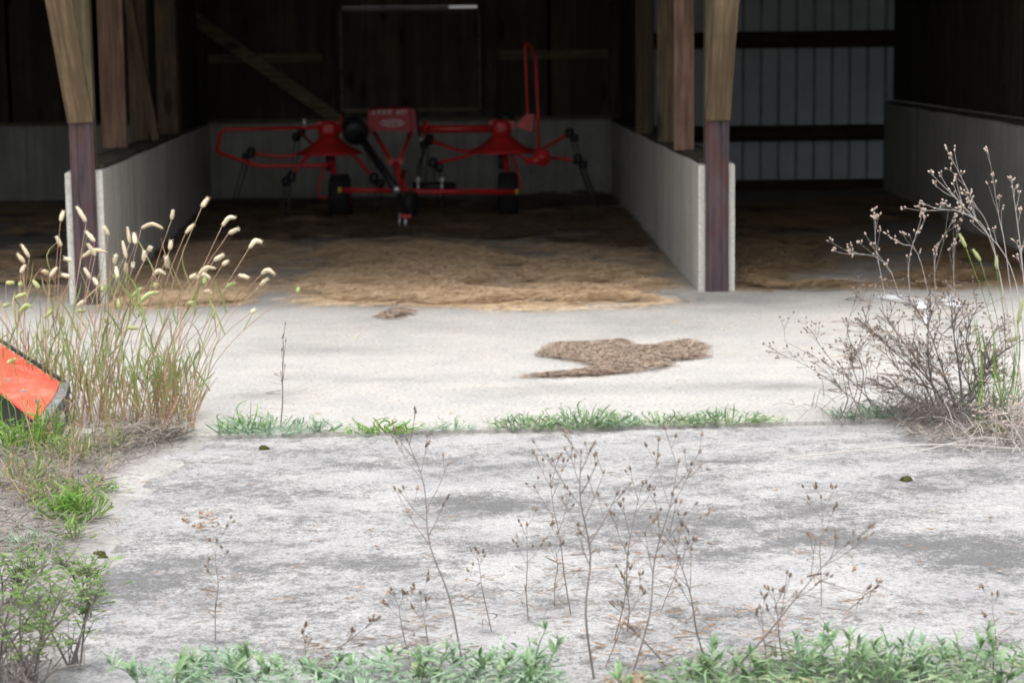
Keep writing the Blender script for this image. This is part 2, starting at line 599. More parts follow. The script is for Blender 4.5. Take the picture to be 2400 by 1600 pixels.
def blobs(lst):
    L = []
    for (x, y, rx, ry, amp) in lst:
        c = gd(x, y)
        wx = abs(gd(x + rx, y).x - c.x)
        wy = abs(gd(x, y - ry).y - gd(x, y + ry).y) / 2
        L.append((c.x, c.y, wx, wy, amp))

    def fn(X, Y):
        n1 = fbm(X * 2.3, Y * 2.3, 5) - 0.5
        n2 = fbm(X * 2.3 + 40, Y * 2.3, 9) - 0.5
        s = np.zeros(X.shape)
        for cx, cy, wx, wy, amp in L:
            d = ((X + n1 * 1.0 * wx + n1 * .25 - cx) / wx) ** 2 + ((Y + n2 * 1.2 * wy + n2 * .3 - cy) / wy) ** 2
            s += amp * np.exp(-d * 0.9)
        return s
    return fn


gm = MB()
for (x0, x1, y0, y1) in ((-400, 400, -200, 0), (-400, -14, 0, 34), (14, 400, 0, 34), (-400, 400, 34, 900)):
    gm.add([(x0, y0, -0.16), (x1, y0, -0.16), (x1, y1, -0.16), (x0, y1, -0.16)], [(0, 1, 2, 3)])
gm.add([(-14, 0, -0.16), (14, 0, -0.16), (14, 34, -0.16), (-14, 34, -0.16)], [(0, 1, 2, 3)])
o = gm.build('ground', M['ground'])
o['kind'] = 'structure'

J0, J1 = gd(500, 1002), gd(1760, 972)                # the joint between the two slabs
jd = (J1 - J0) / (J1.x - J0.x)


def joint_y(x):
    return J0.y + jd.y * (x - J0.x)


EDGE0, EDGE1 = g(405, 1032), g(10, 1600)             # left edge of the near slab
ed = (EDGE1 - EDGE0) / (EDGE1.y - EDGE0.y)


def edge_x(y):
    return EDGE0.x + ed.x * (y - EDGE0.y)


up_bl = blobs([(570, 915, 110, 14, .4), (1850, 882, 220, 13, .5), (1500, 745, 300, 25, .28), (900, 740, 250, 25, .25), (1750, 700, 180, 22, .4),
               (1250, 895, 200, 10, .35), (760, 800, 160, 14, .22), (1180, 690, 500, 14, .5), (900, 870, 200, 10, .2), (380, 700, 200, 18, .45), (1900, 660, 200, 20, .3)])


def up_stain(X, Y):
    s = up_bl(X, Y)
    s += 0.25 * (fbm(X * 0.9, Y * 2.6, 21) - 0.35)
    s += 0.50 * np.clip((Y - 15.6) / 3.5, 0, 1) * (0.6 + 0.6 * fbm(X * 1.5, Y * 1.5, 3))   # manure-stained floor indoors
    return s


def up_z(X, Y):
    return 0.006 * (fbm(X * 0.7, Y * 0.7, 31) - 0.5)


# the apron runs under the barn
xs = np.concatenate([np.arange(-9.6, -4, 0.35), np.arange(-4, 5, 0.06), np.arange(5, 9.7, 0.35)])
t = np.concatenate([np.arange(0, 6.4, 0.05), np.arange(6.4, 18.9, 0.25)])
X, Tt = np.meshgrid(xs, t, indexing='ij')
Yg = (J0.y + jd.y * (X - J0.x)) + 0.03 + Tt
nx, ny = X.shape
v = np.stack([X.ravel(), Yg.ravel(), up_z(X, Yg).ravel()], 1)
i, j = np.meshgrid(np.arange(nx - 1), np.arange(ny - 1), indexing='ij')
a = (i * ny + j).ravel()
f = np.stack([a, a + ny, a + ny + 1, a + 1], 1).tolist()
rim = [k * ny for k in range(nx)]
vl = v.tolist()
n0 = len(vl)
st_ = up_stain(X, Yg).ravel().tolist()
for k in rim:                                        # the slab's front face
    vl.append([vl[k][0], vl[k][1], -0.14])
    st_.append(1.2)
for k in range(nx - 1):
    f.append([rim[k], n0 + k, n0 + k + 1, rim[k + 1]])
me = bpy.data.meshes.new('concrete_apron')
me.from_pydata(vl, [], f)
aa = me.attributes.new('stain', 'FLOAT', 'POINT')
aa.data.foreach_set('value', np.array(st_, np.float32))
o = link('concrete_apron', me, M['apron'])
o['kind'] = 'structure'

yd_bl = blobs([(1120, 1168, 220, 22, .8), (1040, 1150, 130, 16, .4), (450, 1140, 220, 60, .33), (1790, 1175, 230, 34, .85), (1950, 1230, 200, 40, .6),
               (1500, 1215, 170, 34, .55), (2290, 1290, 150, 42, 1.0), (2120, 1260, 220, 45, .5), (2120, 1120, 160, 26, .45), (2230, 1460, 170, 60, .5), (2150, 1005, 170, 30, .6),
               (700, 1360, 320, 60, .22), (980, 1270, 150, 40, .35), (1750, 1050, 250, 18, .35), (700, 1180, 160, 30, .3), (1080, 1070, 200, 16, .3), (2270, 1080, 120, 30, .5),
               (1330, 1330, 120, 50, .2), (1550, 1420, 200, 60, .25), (320, 1300, 150, 80, .35), (1180, 1420, 60, 120, -.2), (1200, 1280, 70, 110, -.45), (1680, 1200, 60, 60, -.3), (2040, 1390, 120, 60, -.3), (620, 1050, 260, 25, -.2),
               (1380, 1100, 160, 22, -.3), (1860, 1110, 140, 18, -.35), (2280, 1130, 90, 18, -.3)])


def yd_stain(X, Y):
    s = 0.68 * yd_bl(X, Y) * (.35 + 1.3 * fbm(X * 5, Y * 10, 71, 4))
    s += 0.95 * (fbm(X * 1.6, Y * 3.2, 41, 5) - 0.37)
    s += 0.6 * (fbm(X * 6, Y * 9, 47, 4) - 0.46)
    u, v_ = X * .87 + Y * .5, -X * .5 + Y * .87          # scrape marks
    s += 0.8 * (fbm(u * 1.1, v_ * 7, 81, 4) - 0.5)
    u, v_ = X * .95 - Y * .3, X * .3 + Y * .95
    s += 0.6 * (fbm(u * .9, v_ * 9, 87, 4) - 0.5)
    return s


ts = np.arange(0, 9.5, 0.04)
us = np.concatenate([np.arange(0, 5.2, 0.04), np.arange(5.2, 9, 0.3)])
U, Tt = np.meshgrid(us, ts, indexing='ij')
Yg = (joint_y(-1.6) - 0.02) - Tt
X = edge_x(Yg) + U + 0.02 * (fbm(Yg * 3, U * 0, 77) - 0.5) * (U < 0.02)
Yg = Yg + jd.y * (X + 1.6)
Zg = -0.012 + 0.012 * (fbm(X * 1.2, Yg * 1.2, 33) - 0.5)
nx, ny = X.shape
v = np.stack([X.ravel(), Yg.ravel(), Zg.ravel()], 1).tolist()
i, j = np.meshgrid(np.arange(nx - 1), np.arange(ny - 1), indexing='ij')
a = (i * ny + j).ravel()
f = np.stack([a, a + 1, a + ny + 1, a + ny], 1).tolist()
st_ = yd_stain(X, Yg).ravel().tolist()
for rim in ([k * ny for k in range(nx)], list(range(ny))):
    n0 = len(v)
    for k in rim:
        v.append([v[k][0], v[k][1], -0.14])
        st_.append(1.0)
    for k in range(len(rim) - 1):
        f.append([rim[k], rim[k + 1], n0 + k + 1, n0 + k])
me = bpy.data.meshes.new('concrete_yard')
me.from_pydata(v, [], f)
aa = me.attributes.new('stain', 'FLOAT', 'POINT')
aa.data.foreach_set('value', np.array(st_, np.float32))
o = link('concrete_yard', me, M['yard'])
o['kind'] = 'structure'

sheet_grid('verge_soil', np.arange(-7, -0.6, 0.12), np.arange(0.5, 10.6, 0.12),
           lambda X, Y: np.where(X > edge_x(Y) + 0.22, -0.10, -0.016 + .012 * np.clip((edge_x(Y) + .2 - X) * 3, -1, 1)) + 0.03 * (fbm(X * 3, Y * 3, 51) - 0.5), M['soil'])
o = MB().add([(-9, joint_y(-9) - .12, -.02), (9, joint_y(9) - .12, -.02), (9, joint_y(9) + .12, -.02), (-9, joint_y(-9) + .12, -.02)],
             [(0, 1, 2, 3)]).build('joint_soil', M['soil'])
o['kind'] = 'structure'

# ------------------------------------------------------------------ the barn
barn = empty('pole_barn', (0, 22, 0), 'open fronted timber pole barn with low concrete walls between its bays', 'barn')
DL0, DL1 = Vector((-3.22, 15.50, 0)), Vector((-4.22, 28.02, 0))
DR0, DR1 = Vector((1.60, 15.88, 0)), Vector((1.52, 28.02, 0))
RW0, RW1 = Vector((4.58, 16.0, 0)), Vector((5.32, 28.5, 0))
LW0, LW1 = Vector((-8.6, 15.2, 0)), Vector((-9.2, 28.02, 0))
BACK = 28.05
Zv = Vector((0, 0, 1))


def wallframe(p0, p1):
    d = (p1 - p0).normalized()
    return d, Vector((d.y, -d.x, 0))                 # along, to the right


def concrete_divider(p0, p1, height, label, half=0.14, th=0.075):
    d, r = wallframe(p0, p1)
    L = (p1 - p0).length
    piece = None
    for s in (1, -1):
        m = MB()
        a = p0 + r * s * (half - th / 2)
        b = p1 + r * s * (half - th / 2)
        n = 14                                       # a slightly uneven top edge
        for k in range(n):
            q0, q1 = a.lerp(b, k / n), a.lerp(b, (k + 1) / n)
            pass
        bot, top = [], []
        vs, fs = [], []
        for k in range(n + 1):
            q = a.lerp(b, k / n)
            h = height + 0.006 * math.sin(k * 2.1 + s) + random.uniform(-.003, .003)
            x = r * (th / 2)
            c = 0.012
            vs += [q - x, q + x, q + x + Zv * (h - c), q + x * 0.7 + Zv * h, q - x * 0.7 + Zv * h, q - x + Zv * (h - c)]
        for k in range(n):
            e = 6 * k
            for u in range(6):
                w_ = (u + 1) % 6
                fs.append((e + u, e + 6 + u, e + 6 + w_, e + w_))
        fs.append((0, 1, 2, 3, 4, 5))
        fs.append(tuple(6 * n + u for u in (5, 4, 3, 2, 1, 0)))
        m.add(vs, fs)
        piece = m.build('concrete_wall', M['cwall'], barn, label=label if s == 1 else None)
        piece.data.materials[0] = M['cwall']
    sill = MB()
    q0 = p0 + d * 0.22
    sill.beam(q0 + Zv * (height + 0.005), p1 + Zv * (height + 0.005), half * 2 - 0.03 - 2 * 0.0, 0.07, r)
    sill.build('sill_plate', M['sill'], barn)


concrete_divider(DL0, DL1, 1.01, None)
concrete_divider(DR0, DR1, 0.985, None)
concrete_divider(RW0, RW1, 1.17, None)
concrete_divider(LW0, LW1, 1.01, None)


def post_set(p0, p1, bracefoot, lean, steel_h):
    """a front post: timber, the steel channel that guards its foot, and the brace to the eave"""
    d, r = wallframe(p0, p1)
    f = p0 - d * 0.02
    po = MB().beam(f + d * 0.14 + r * 0.0, f + d * 0.14 + Zv * 3.95, 0.165, 0.15, r, 0.002).build('post', M['post'], barn)
    m = MB()                                         # channel: web to the front, two flanges
    w_, dep, th = 0.165, 0.07, 0.012
    m.beam(f + Zv * 0.0 - d * 0.02, f - d * 0.02 + Zv * steel_h, w_, th, r)
    for s in (-1, 1):
        m.beam(f + r * s * (w_ / 2 + 0.004) + d * 0.012, f + r * s * (w_ / 2 + 0.004) + d * 0.012 + Zv * (steel_h - 0.004), 0.008, dep, r)
        m.beam(f + r * s * (w_ / 2 - 0.030) - d * 0.03, f + r * s * (w_ / 2 - 0.030) - d * 0.03 + Zv * (steel_h - 0.008), 0.035, 0.016, r)
    m.build('steel_channel', M['rust'], po)
    b = MB()
    foot = p0 - d * 0.07 + Zv * (steel_h - 0.03)
    topp = foot + Vector((lean, -1.25, 1.9))
    b.beam(foot, topp, 0.185, 0.05, r, 0.002)
    b.build('knee_brace', M['brace'], po)
    return po


post_set(DL0, DL1, None, 0.0, 1.42)
post_set(DR0, DR1, None, 0.0, 1.37)
post_set(RW0, RW1, None, 0.0, 1.40)
post_set(LW0, LW1, None, 0.0, 1.42)

# boards that stand along the two dividers, seen face on
TOPZ = 3.6


def standing(px0, px1, Y, zb, mat, name='wall_plank', lean_px=0, th=0.05, ztop=3.95):
    pm = (px0 + px1) / 2
    s = F_PX / Y
    x = at(pm, 300, Y).x
    m = MB().beam(Vector((x, Y, zb)), Vector((x + lean_px / s, Y, ztop)), (px1 - px0) / s, th, (1, 0, 0), 0.003)
    return m.build(name, mat, barn)


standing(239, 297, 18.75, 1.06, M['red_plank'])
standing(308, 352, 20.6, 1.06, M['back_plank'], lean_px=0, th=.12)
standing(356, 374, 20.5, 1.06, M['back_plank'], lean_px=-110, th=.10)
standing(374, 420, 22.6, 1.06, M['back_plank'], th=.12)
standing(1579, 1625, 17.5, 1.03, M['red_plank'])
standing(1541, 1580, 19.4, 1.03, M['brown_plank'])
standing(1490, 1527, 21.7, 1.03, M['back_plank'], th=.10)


def sheathing(p0, p1, t0, t1, zb, zt, wd, mat, off=0.0):
    d, r = wallframe(p0, p1)
    L = (p1 - p0).length
    q = t0
    while q < t1 - 0.05:
        e = min(q + wd, t1)
        c = p0 + d * (q + (e - q) / 2) + r * (off + random.uniform(-.004, .004))
        MB().beam(c + Zv * zb, c + Zv * (zt + random.uniform(0, .02)), (e - q) - 0.008, 0.03, d, 0.002).build('wall_plank', mat, barn)
        q = e


sheathing(DL0, DL1, 9.2, 12.45, 1.06, 4.2, 0.42, M['dark_wood'])
sheathing(DR0, DR1, 6.5, 12.1, 1.03, 4.2, 0.42, M['dark_wood'])
sheathing(RW0, RW1, 0.25, 12.72, 1.22, 3.9, 0.42, M['dark_wood'])
sheathing(LW0, LW1, 0.25, 13.0, 1.06, 3.9, 0.42, M['dark_wood'])

# back wall of the left and middle bays: concrete below, sheets of plywood above
m = MB()
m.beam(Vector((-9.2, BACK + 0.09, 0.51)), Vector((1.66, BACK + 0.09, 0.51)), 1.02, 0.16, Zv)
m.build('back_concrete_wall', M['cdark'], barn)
MB().beam(Vector((-9.2, BACK + 0.06, 1.035)), Vector((1.66, BACK + 0.06, 1.035)), 0.05, 0.20, Zv).build('sill_plate', M['girt'], barn)
cx0, cx1 = at(801, 200, BACK).x, at(1125, 200, BACK).x       # the framed panel in the middle
zf0, zf1 = at(960, 258, BACK).z, at(960, 24, BACK).z
slit0, slit1 = at(1052, 14, BACK).x, at(1120, 14, BACK).x
zs0, zs1 = at(1090, 19.5, BACK).z, at(1090, 13.5, BACK).z
edges = [-9.2, -8.0, -6.8, -5.6, -4.4, -3.3, cx0]
for a_, b_ in zip(edges[:-1], edges[1:]):
    MB().beam(Vector(((a_ + b_) / 2, BACK + .07 + .021 * (int(a_ * 10) % 2), 1.04)), Vector(((a_ + b_) / 2, BACK + .07 + .021 * (int(a_ * 10) % 2), 3.9)), b_ - a_ + .05, .02, (1, 0, 0)).build('plywood_panel', M['ply'], barn)
for a_, b_ in ((cx1, 0.55), (0.55, 1.66)):
    MB().beam(Vector(((a_ + b_) / 2, BACK + .07 + .021 * (int(a_ * 10) % 2), 1.04)), Vector(((a_ + b_) / 2, BACK + .07 + .021 * (int(a_ * 10) % 2), 3.9)), b_ - a_ + .05, .02, (1, 0, 0)).build('plywood_panel', M['ply'], barn)
dp = MB().beam(Vector(((cx0 + cx1) / 2, BACK + .05, zf0)), Vector(((cx0 + cx1) / 2, BACK + .05, zs0)), cx1 - cx0, .02, (1, 0, 0)).build('door_panel', M['ply'], barn)
MB().beam(Vector(((cx0 + cx1) / 2, BACK + .05, 1.06)), Vector(((cx0 + cx1) / 2, BACK + .05, zf0 - .004)), cx1 - cx0, .02, (1, 0, 0)).build('plywood_panel', M['ply'], barn)
MB().beam(Vector(((cx0 + slit0) / 2, BACK + .052, zs0 + .002)), Vector(((cx0 + slit0) / 2, BACK + .052, zs1)), slit0 - cx0, .02, (1, 0, 0)).build('plywood_panel', M['ply'], barn)
MB().beam(Vector(((cx0 + cx1) / 2, BACK + .05, zs1 + .003)), Vector(((cx0 + cx1) / 2, BACK + .05, 3.9)), cx1 - cx0, .02, (1, 0, 0)).build('plywood_panel', M['ply'], barn)
for x in (cx0, cx1):
    MB().beam(Vector((x, BACK, zf0)), Vector((x, BACK, zf1)), 0.035, 0.03, (1, 0, 0)).build('door_frame', M['girt'], dp)
for z, hh in ((zf0, .05), (zf1 - .01, .03)):
    MB().beam(Vector((cx0 + .03, BACK - .004, z)), Vector((cx1 - .03, BACK - .004, z)), hh, 0.03, Zv).build('door_frame', M['girt'], dp)
zg = at(620, 137, BACK).z
for px0, px1 in ((488, 756), (1160, 1440)):
    MB().beam(Vector((at(px0, 137, BACK).x, BACK + .02, zg)), Vector((at(px1, 137, BACK).x, BACK + .02, zg)), 0.12, 0.04, Zv, .003).build('girt', M['girt'], barn)
for px in (470, 772, 1150, 1440):
    x = at(px, 137, BACK).x
    MB().beam(Vector((x, BACK - .06, 1.06)), Vector((x, BACK - .06, 3.8)), 0.16, 0.12, (1, 0, 0)).build('post', M['dark_wood'], barn)
MB().beam(at(795, 283, BACK - .17), at(380, -10, BACK - .17), 0.17, 0.05, None, .003).build('diagonal_brace', M['girt'], barn)

# right bay: ribbed metal sheet on girts
SY = 28.45
sx0, sx1 = DR1.x + 0.1, RW1.x + .25
zb = at(1900, 419, SY).z
pitch = 41.3 / (F_PX / SY)
x = at(1745, 200, SY).x
while x > sx0:
    x -= pitch
q = x
while q < sx1:
    zt = 3.9
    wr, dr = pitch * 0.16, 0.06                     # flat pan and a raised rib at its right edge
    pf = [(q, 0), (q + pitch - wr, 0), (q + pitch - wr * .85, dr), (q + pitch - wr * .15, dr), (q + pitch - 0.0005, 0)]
    def strip(pp):
        n_ = len(pp)
        vs = [Vector((a_, SY - b_, z)) for z in (zb, zt) for a_, b_ in pp] + [Vector((a_, SY - b_ + .003, z)) for z in (zb, zt) for a_, b_ in pp]
        fs = []
        for k in range(n_ - 1):
            fs += [(k, k + 1, n_ + k + 1, n_ + k), (2 * n_ + k + 1, 2 * n_ + k, 3 * n_ + k, 3 * n_ + k + 1)]
        return MB().add(vs, fs)
    sp_ = strip(pf[:2]).build('sheet_panel', M['sheet'], barn)
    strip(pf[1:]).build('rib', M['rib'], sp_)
    q += pitch
for py0, py1 in ((73, 112), (293, 330)):
    z0, z1 = at(1900, py1, SY - .08).z, at(1900, py0, SY - .08).z
    MB().beam(Vector((sx0 - .05, SY - .08, (z0 + z1) / 2)), Vector((sx1, SY - .08, (z0 + z1) / 2)), z1 - z0, .05, Zv, .003).build('girt', M['dark_girt'], barn)
MB().beam(Vector((sx0 - .05, SY - .05, zb / 2)), Vector((sx1, SY - .05, zb / 2)), zb - .002, .12, Zv).build('kickboard', M['dark_girt'], barn)
MB().beam(Vector((1.60, 28.0, 1.9)), Vector((1.60, 28.6, 1.9)), 3.8, .03, Zv).build('wall_plank', M['dark_wood'], barn)

# headers, rafters and roof: all above the picture, they shade the bays
for a_, b_ in ((LW0, DL0), (DL0, DR0), (DR0, RW0)):
    MB().beam(a_ + Vector((0, .1, 3.85)), b_ + Vector((0, .1, 3.85)), .28, .08, Zv).build('header', M['post'], barn)
for k in range(16):
    x = -9.2 + k * 1.0
    MB().beam(Vector((x, 14.2, 3.88)), Vector((x, 22.0, 5.0)), .05, .18, (1, 0, 0)).build('rafter', M['brown_plank'], barn)
    MB().beam(Vector((x, 22.02, 5.0)), Vector((x, 29.0, 3.8)), .05, .18, (1, 0, 0)).build('rafter', M['brown_plank'], barn)
rf = MB()
rf.hexa([Vector((-10, 14.0, 3.96)), Vector((7.2, 14.0, 3.96)), Vector((7.2, 22, 5.11)), Vector((-10, 22, 5.11))],
        [Vector((-10, 14.0, 3.99)), Vector((7.2, 14.0, 3.99)), Vector((7.2, 22, 5.14)), Vector((-10, 22, 5.14))])
rf.hexa([Vector((-10, 22, 5.11)), Vector((7.2, 22, 5.11)), Vector((7.2, 29.3, 3.87)), Vector((-10, 29.3, 3.87))],
        [Vector((-10, 22, 5.14)), Vector((7.2, 22, 5.14)), Vector((7.2, 29.3, 3.90)), Vector((-10, 29.3, 3.90))])
rf.build('roof', M['roof'], barn)
for p0, p1 in ((LW0, LW1), (RW0, RW1)):
    d, r = wallframe(p0, p1)
    c = [p0 + d * .2 + Zv * 3.8, p0 + d * 6.2 + Zv * 5.0, p1 + Zv * 3.9, p1 + Zv * 3.7]
    MB().hexa([q_ + r * .02 for q_ in c], [q_ - r * .02 for q_ in c]).build('gable_panel', M['dark_wood'], barn)

# ------------------------------------------------------------------ straw on the floor
FLOORZ = 0.004


def straw_patch(name, polys, label, hmax, nstr, mat_m, mat_s, cell=0.05, ln=(.05, .20), wd=.003, warp=.35, seed=1, pile=None, holes=(), spread=2, cat='straw', mat=True):
    P = [pgon(p) for p in polys]
    Hs = [pgon(p) for p in holes]
    allp = np.concatenate(P)
    x0, y0 = allp.min(0) - 0.4
    x1, y1 = allp.max(0) + 0.4
    xs, ys = np.arange(x0, x1, cell), np.arange(y0, y1, cell)
    X, Y = np.meshgrid(xs, ys, indexing='ij')
    wx = X + warp * (fbm(X * 1.8, Y * 1.8, seed) - .5) + warp * .5 * (fbm(X * 7, Y * 7, seed + 3) - .5)
    wy = Y + warp * 2 * (fbm(X * 1.8 + 9, Y * 1.8, seed + 5) - .5) + warp * .5 * (fbm(X * 7, Y * 7, seed + 8) - .5)
    Mk = np.zeros(X.shape, bool)
    for p in P:
        Mk |= inside(p, wx, wy)
    for p in Hs:
        Mk &= ~inside(p, wx, wy)
    if hmax > .03:                                   # bare gaps
        Mk &= fbm(X * 1.7 + 3, Y * 1.1, seed + 37) > .36
    B = Mk.astype(float)
    for _ in range(5):
        B = (B + np.roll(B, 1, 0) + np.roll(B, -1, 0) + np.roll(B, 1, 1) + np.roll(B, -1, 1)) / 5
    Hh = hmax * np.clip((B - .3) / .7, 0, 1) ** .7 * (.45 + .9 * fbm(X * 2.2, Y * 2.2, seed + 11)) + .002
    if pile is not None:
        Hh = Hh + pile(X, Y) * np.clip(B, 0, 1)
    keep = Mk & (B > .55) & (fbm(X * 5, Y * 5, seed + 13) > .46)
    if not mat:                                      # a thin scatter only, in drifts
        keep &= False
        Hh = Hh * 0 + .002
        B = B * np.clip(fbm(X * 1.3, Y * 1.3, seed + 29) - .40, 0, 1) ** 1.3 + .02 * B
    nx, ny = X.shape
    Z = FLOORZ + Hh
    v = np.stack([X.ravel(), Y.ravel(), Z.ravel()], 1)
    i, j = np.meshgrid(np.arange(nx - 1), np.arange(ny - 1), indexing='ij')
    k = keep[:-1, :-1] & keep[1:, :-1] & keep[:-1, 1:] & keep[1:, 1:]
    a = (i * ny + j)[k]
    f = np.stack([a, a + ny, a + ny + 1, a + 1], 1)
    used = np.unique(f)
    remap = np.full(len(v), -1)
    remap[used] = np.arange(len(used))
    V, Fc = v[used].tolist(), remap[f].tolist()
    nm = len(Fc)
    # strands
    Wt = B * 1.0
    if spread:
        D = B.copy()
        for _ in range(spread * 6):
            D = (D + np.roll(D, 1, 0) + np.roll(D, -1, 0) + np.roll(D, 1, 1) + np.roll(D, -1, 1)) / 5
        Wt = B * (.12 + 1.6 * fbm(X * 4, Y * 4, seed + 19) ** 2) + .16 * D * np.clip(fbm(X * 3, Y * 3, seed + 17) - .38, 0, 1) * 4
    Wt = (Wt / (Y / 16) ** 2.2).ravel()
    idx = rng.choice(Wt.size, nstr, p=Wt / Wt.sum())
    px = X.ravel()[idx] + rng.uniform(-.5, .5, nstr) * cell
    py = Y.ravel()[idx] + rng.uniform(-.5, .5, nstr) * cell
    pz = Z.ravel()[idx] + rng.uniform(0, .012, nstr) * (B.ravel()[idx] > .3)
    an = rng.uniform(0, math.pi, nstr)
    L = rng.uniform(*ln, nstr) * .5
    tz = rng.normal(0, .07, nstr) * L * (B.ravel()[idx] > .3) * 1.0
    dx, dy = np.cos(an) * L, np.sin(an) * L
    nxv, nyv = -np.sin(an) * wd / 2, np.cos(an) * wd / 2
    bz = rng.uniform(0, .01, nstr)
    pz = np.maximum(pz, FLOORZ + np.abs(tz) + .003)
    q = np.empty((nstr, 4, 3))
    q[:, 0] = np.stack([px - dx - nxv, py - dy - nyv, pz - tz], 1)
    q[:, 1] = np.stack([px + dx - nxv, py + dy - nyv, pz + tz], 1)
    q[:, 2] = np.stack([px + dx + nxv, py + dy + nyv, pz + tz + wd * .4], 1)
    q[:, 3] = np.stack([px - dx + nxv, py - dy + nyv, pz - tz + wd * .4], 1)
    n0 = len(V)
    V += q.reshape(-1, 3).tolist()
    Fc += (np.arange(nstr * 4).reshape(-1, 4) + n0).tolist()
    me = bpy.data.meshes.new(name)
    me.from_pydata(V, [], Fc)
    me.materials.append(mat_m)
    me.materials.append(mat_s)
    me.polygons.foreach_set('material_index', [0] * nm + [1] * (len(Fc) - nm))
    me.polygons.foreach_set('use_smooth', [True] * nm + [False] * (len(Fc) - nm))
    o = bpy.data.objects.new(name, me)
    C.objects.link(o)
    return tag(o, label, cat, None, 'stuff')


c_front = [(705, 660), (760, 635), (850, 612), (740, 595), (760, 570), (960, 565), (1100, 578), (1200, 592), (1330, 605), (1400, 622), (1470, 622), (1520, 640), (1560, 655), (1605, 676), (1500, 690), (1300, 694), (1150, 696), (1000, 703), (880, 692), (740, 684)]
c_left = [(250, 698), (290, 655), (340, 620), (420, 570), (520, 560), (640, 562), (600, 590), (500, 620), (470, 640), (640, 642), (540, 655), (545, 690), (400, 702)]
c_back = [(488, 468), (1412, 462), (1490, 545), (1540, 600), (1420, 570), (1240, 552), (1050, 556), (900, 548), (700, 548), (560, 555), (430, 575), (380, 600), (330, 630)]
straw_patch('straw_litter', [c_front, c_left], 'loose tan straw strewn across the front of the middle bay', .038, 150000, M['straw_mat'], M['straw'], .05, seed=3)
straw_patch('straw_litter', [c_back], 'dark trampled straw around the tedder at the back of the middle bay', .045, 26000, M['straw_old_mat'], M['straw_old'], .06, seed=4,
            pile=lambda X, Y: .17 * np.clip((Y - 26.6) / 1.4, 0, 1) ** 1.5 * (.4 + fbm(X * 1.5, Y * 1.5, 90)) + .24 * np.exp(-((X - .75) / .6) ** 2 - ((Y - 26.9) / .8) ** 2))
straw_patch('straw_scatter', [[(250, 700), (330, 630), (490, 470), (1410, 465), (1500, 560), (1615, 680), (1450, 705), (1100, 712), (850, 705), (680, 690), (640, 660), (560, 690), (420, 710)]],
            'thin scattered straw between the mats on the middle bay floor', .02, 42000, M['straw_mat'], M['straw'], .08, seed=7, spread=0, mat=False, warp=.5)
r_bay = [(1682, 668), (1690, 560), (1640, 470), (2030, 452), (2200, 490), (2150, 505), (1990, 520), (1880, 545), (1895, 590), (1845, 612), (1810, 640), (1760, 668)]
r_far = [(2060, 645), (2150, 615), (2200, 560), (2300, 540), (2500, 600), (2480, 652), (2250, 650), (2140, 662)]
r_str = [(1700, 672), (1900, 650), (2000, 652), (1850, 668)]
straw_patch('straw_litter', [r_bay, r_far, r_str], 'loose brown straw on the floor of the right bay before the metal sheet', .045, 40000, M['straw_brown_mat'], M['straw_brown'], .06, seed=23,
            holes=[[(1650, 440), (2040, 440), (1960, 462), (1660, 480)]])
l_bay = [(-300, 480), (152, 476), (160, 545), (-300, 540)]
l_frt = [(-300, 575), (158, 568), (160, 630), (120, 690), (20, 670), (-300, 680)]
straw_patch('straw_litter', [l_bay, l_frt], 'loose straw on the floor of the left bay behind the foxtails', .045, 9000, M['straw_mat'], M['straw'], .06, seed=43)
straw_patch('straw_scatter', [[(1690, 672), (1690, 480), (2060, 455), (2500, 560), (2500, 665), (2000, 668), (1850, 672)]],
            'thin scattered straw over the bare floor of the right bay', .02, 16000, M['straw_brown_mat'], M['straw_brown'], .08, seed=9, spread=0, mat=False, warp=.5)
straw_patch('chopped_straw', [[(1243, 818), (1270, 791), (1350, 788), (1440, 782), (1447, 797), (1500, 798), (1580, 783), (1617, 794), (1612, 822), (1525, 832), (1550, 842), (1490, 853), (1380, 862), (1280, 868), (1203, 867), (1330, 853), (1375, 848), (1335, 836), (1295, 830)]],
            'flat brown patch of chopped straw lying alone on the pale apron', .010, 18000, M['chaff'], M['chaff'], .02, (.015, .06), .003, warp=.07, seed=61, spread=1)
straw_patch('chopped_straw', [[(880, 728), (905, 716), (938, 712), (932, 724), (905, 735)]],
            'tiny scrap of brown straw on the apron just outside the middle bay', .015, 700, M['chaff'], M['chaff'], .025, (.02, .09), .006, warp=.12, seed=71, spread=0)

# ------------------------------------------------------------------ the tedder
TY = 24.1
ted = empty('hay_tedder', at(985, 510, TY) * 1.0, 'red two rotor hay tedder parked against the back of the middle bay', 'tedder')
ted.location.z = 0
BASE[ted] = Vector(ted.location)


def T(x, y, dy=0.0):                                 # a point of the machine, dy metres behind its axle
    return ad(x, y, TY + dy)


for cx, ty in ((771, 402), (1161, 397)):
    c = T(cx, 0)
    wc = Vector((c.x, TY, 0.255))
    tyre = MB().lathe(wc, (1, 0, 0), [(-.115, .15), (-.12, .21), (-.10, .245), (-.05, .256), (.05, .256), (.10, .245), (.12, .21), (.115, .15)], 28)
    tw = tyre.build('wheel', M['black'], ted, True)
    for s in (-1, 1):                                # tread bars
        for k in range(20):
            a = 2 * math.pi * k / 20 + (.15 if s > 0 else 0)
            u = Vector((0, math.cos(a), math.sin(a)))
            MB_ = MB().beam(wc + u * .258 + Vector((s * .01, 0, 0)), wc + u * .255 + Vector((s * .10, 0, 0)), .03, .014, Vector((0, -math.sin(a), math.cos(a))))
            if k == 0:
                tr = MB_
            else:
                tr.add(MB_.v, MB_.f)
        tr.build('tread', M['black'], tw, kind='stuff')
    MB().lathe(wc, (1, 0, 0), [(-.122, .02), (-.121, .11), (-.10, .15), (.10, .15), (.121, .11), (.122, .02)], 20).build('rim', M['red'], tw, True)

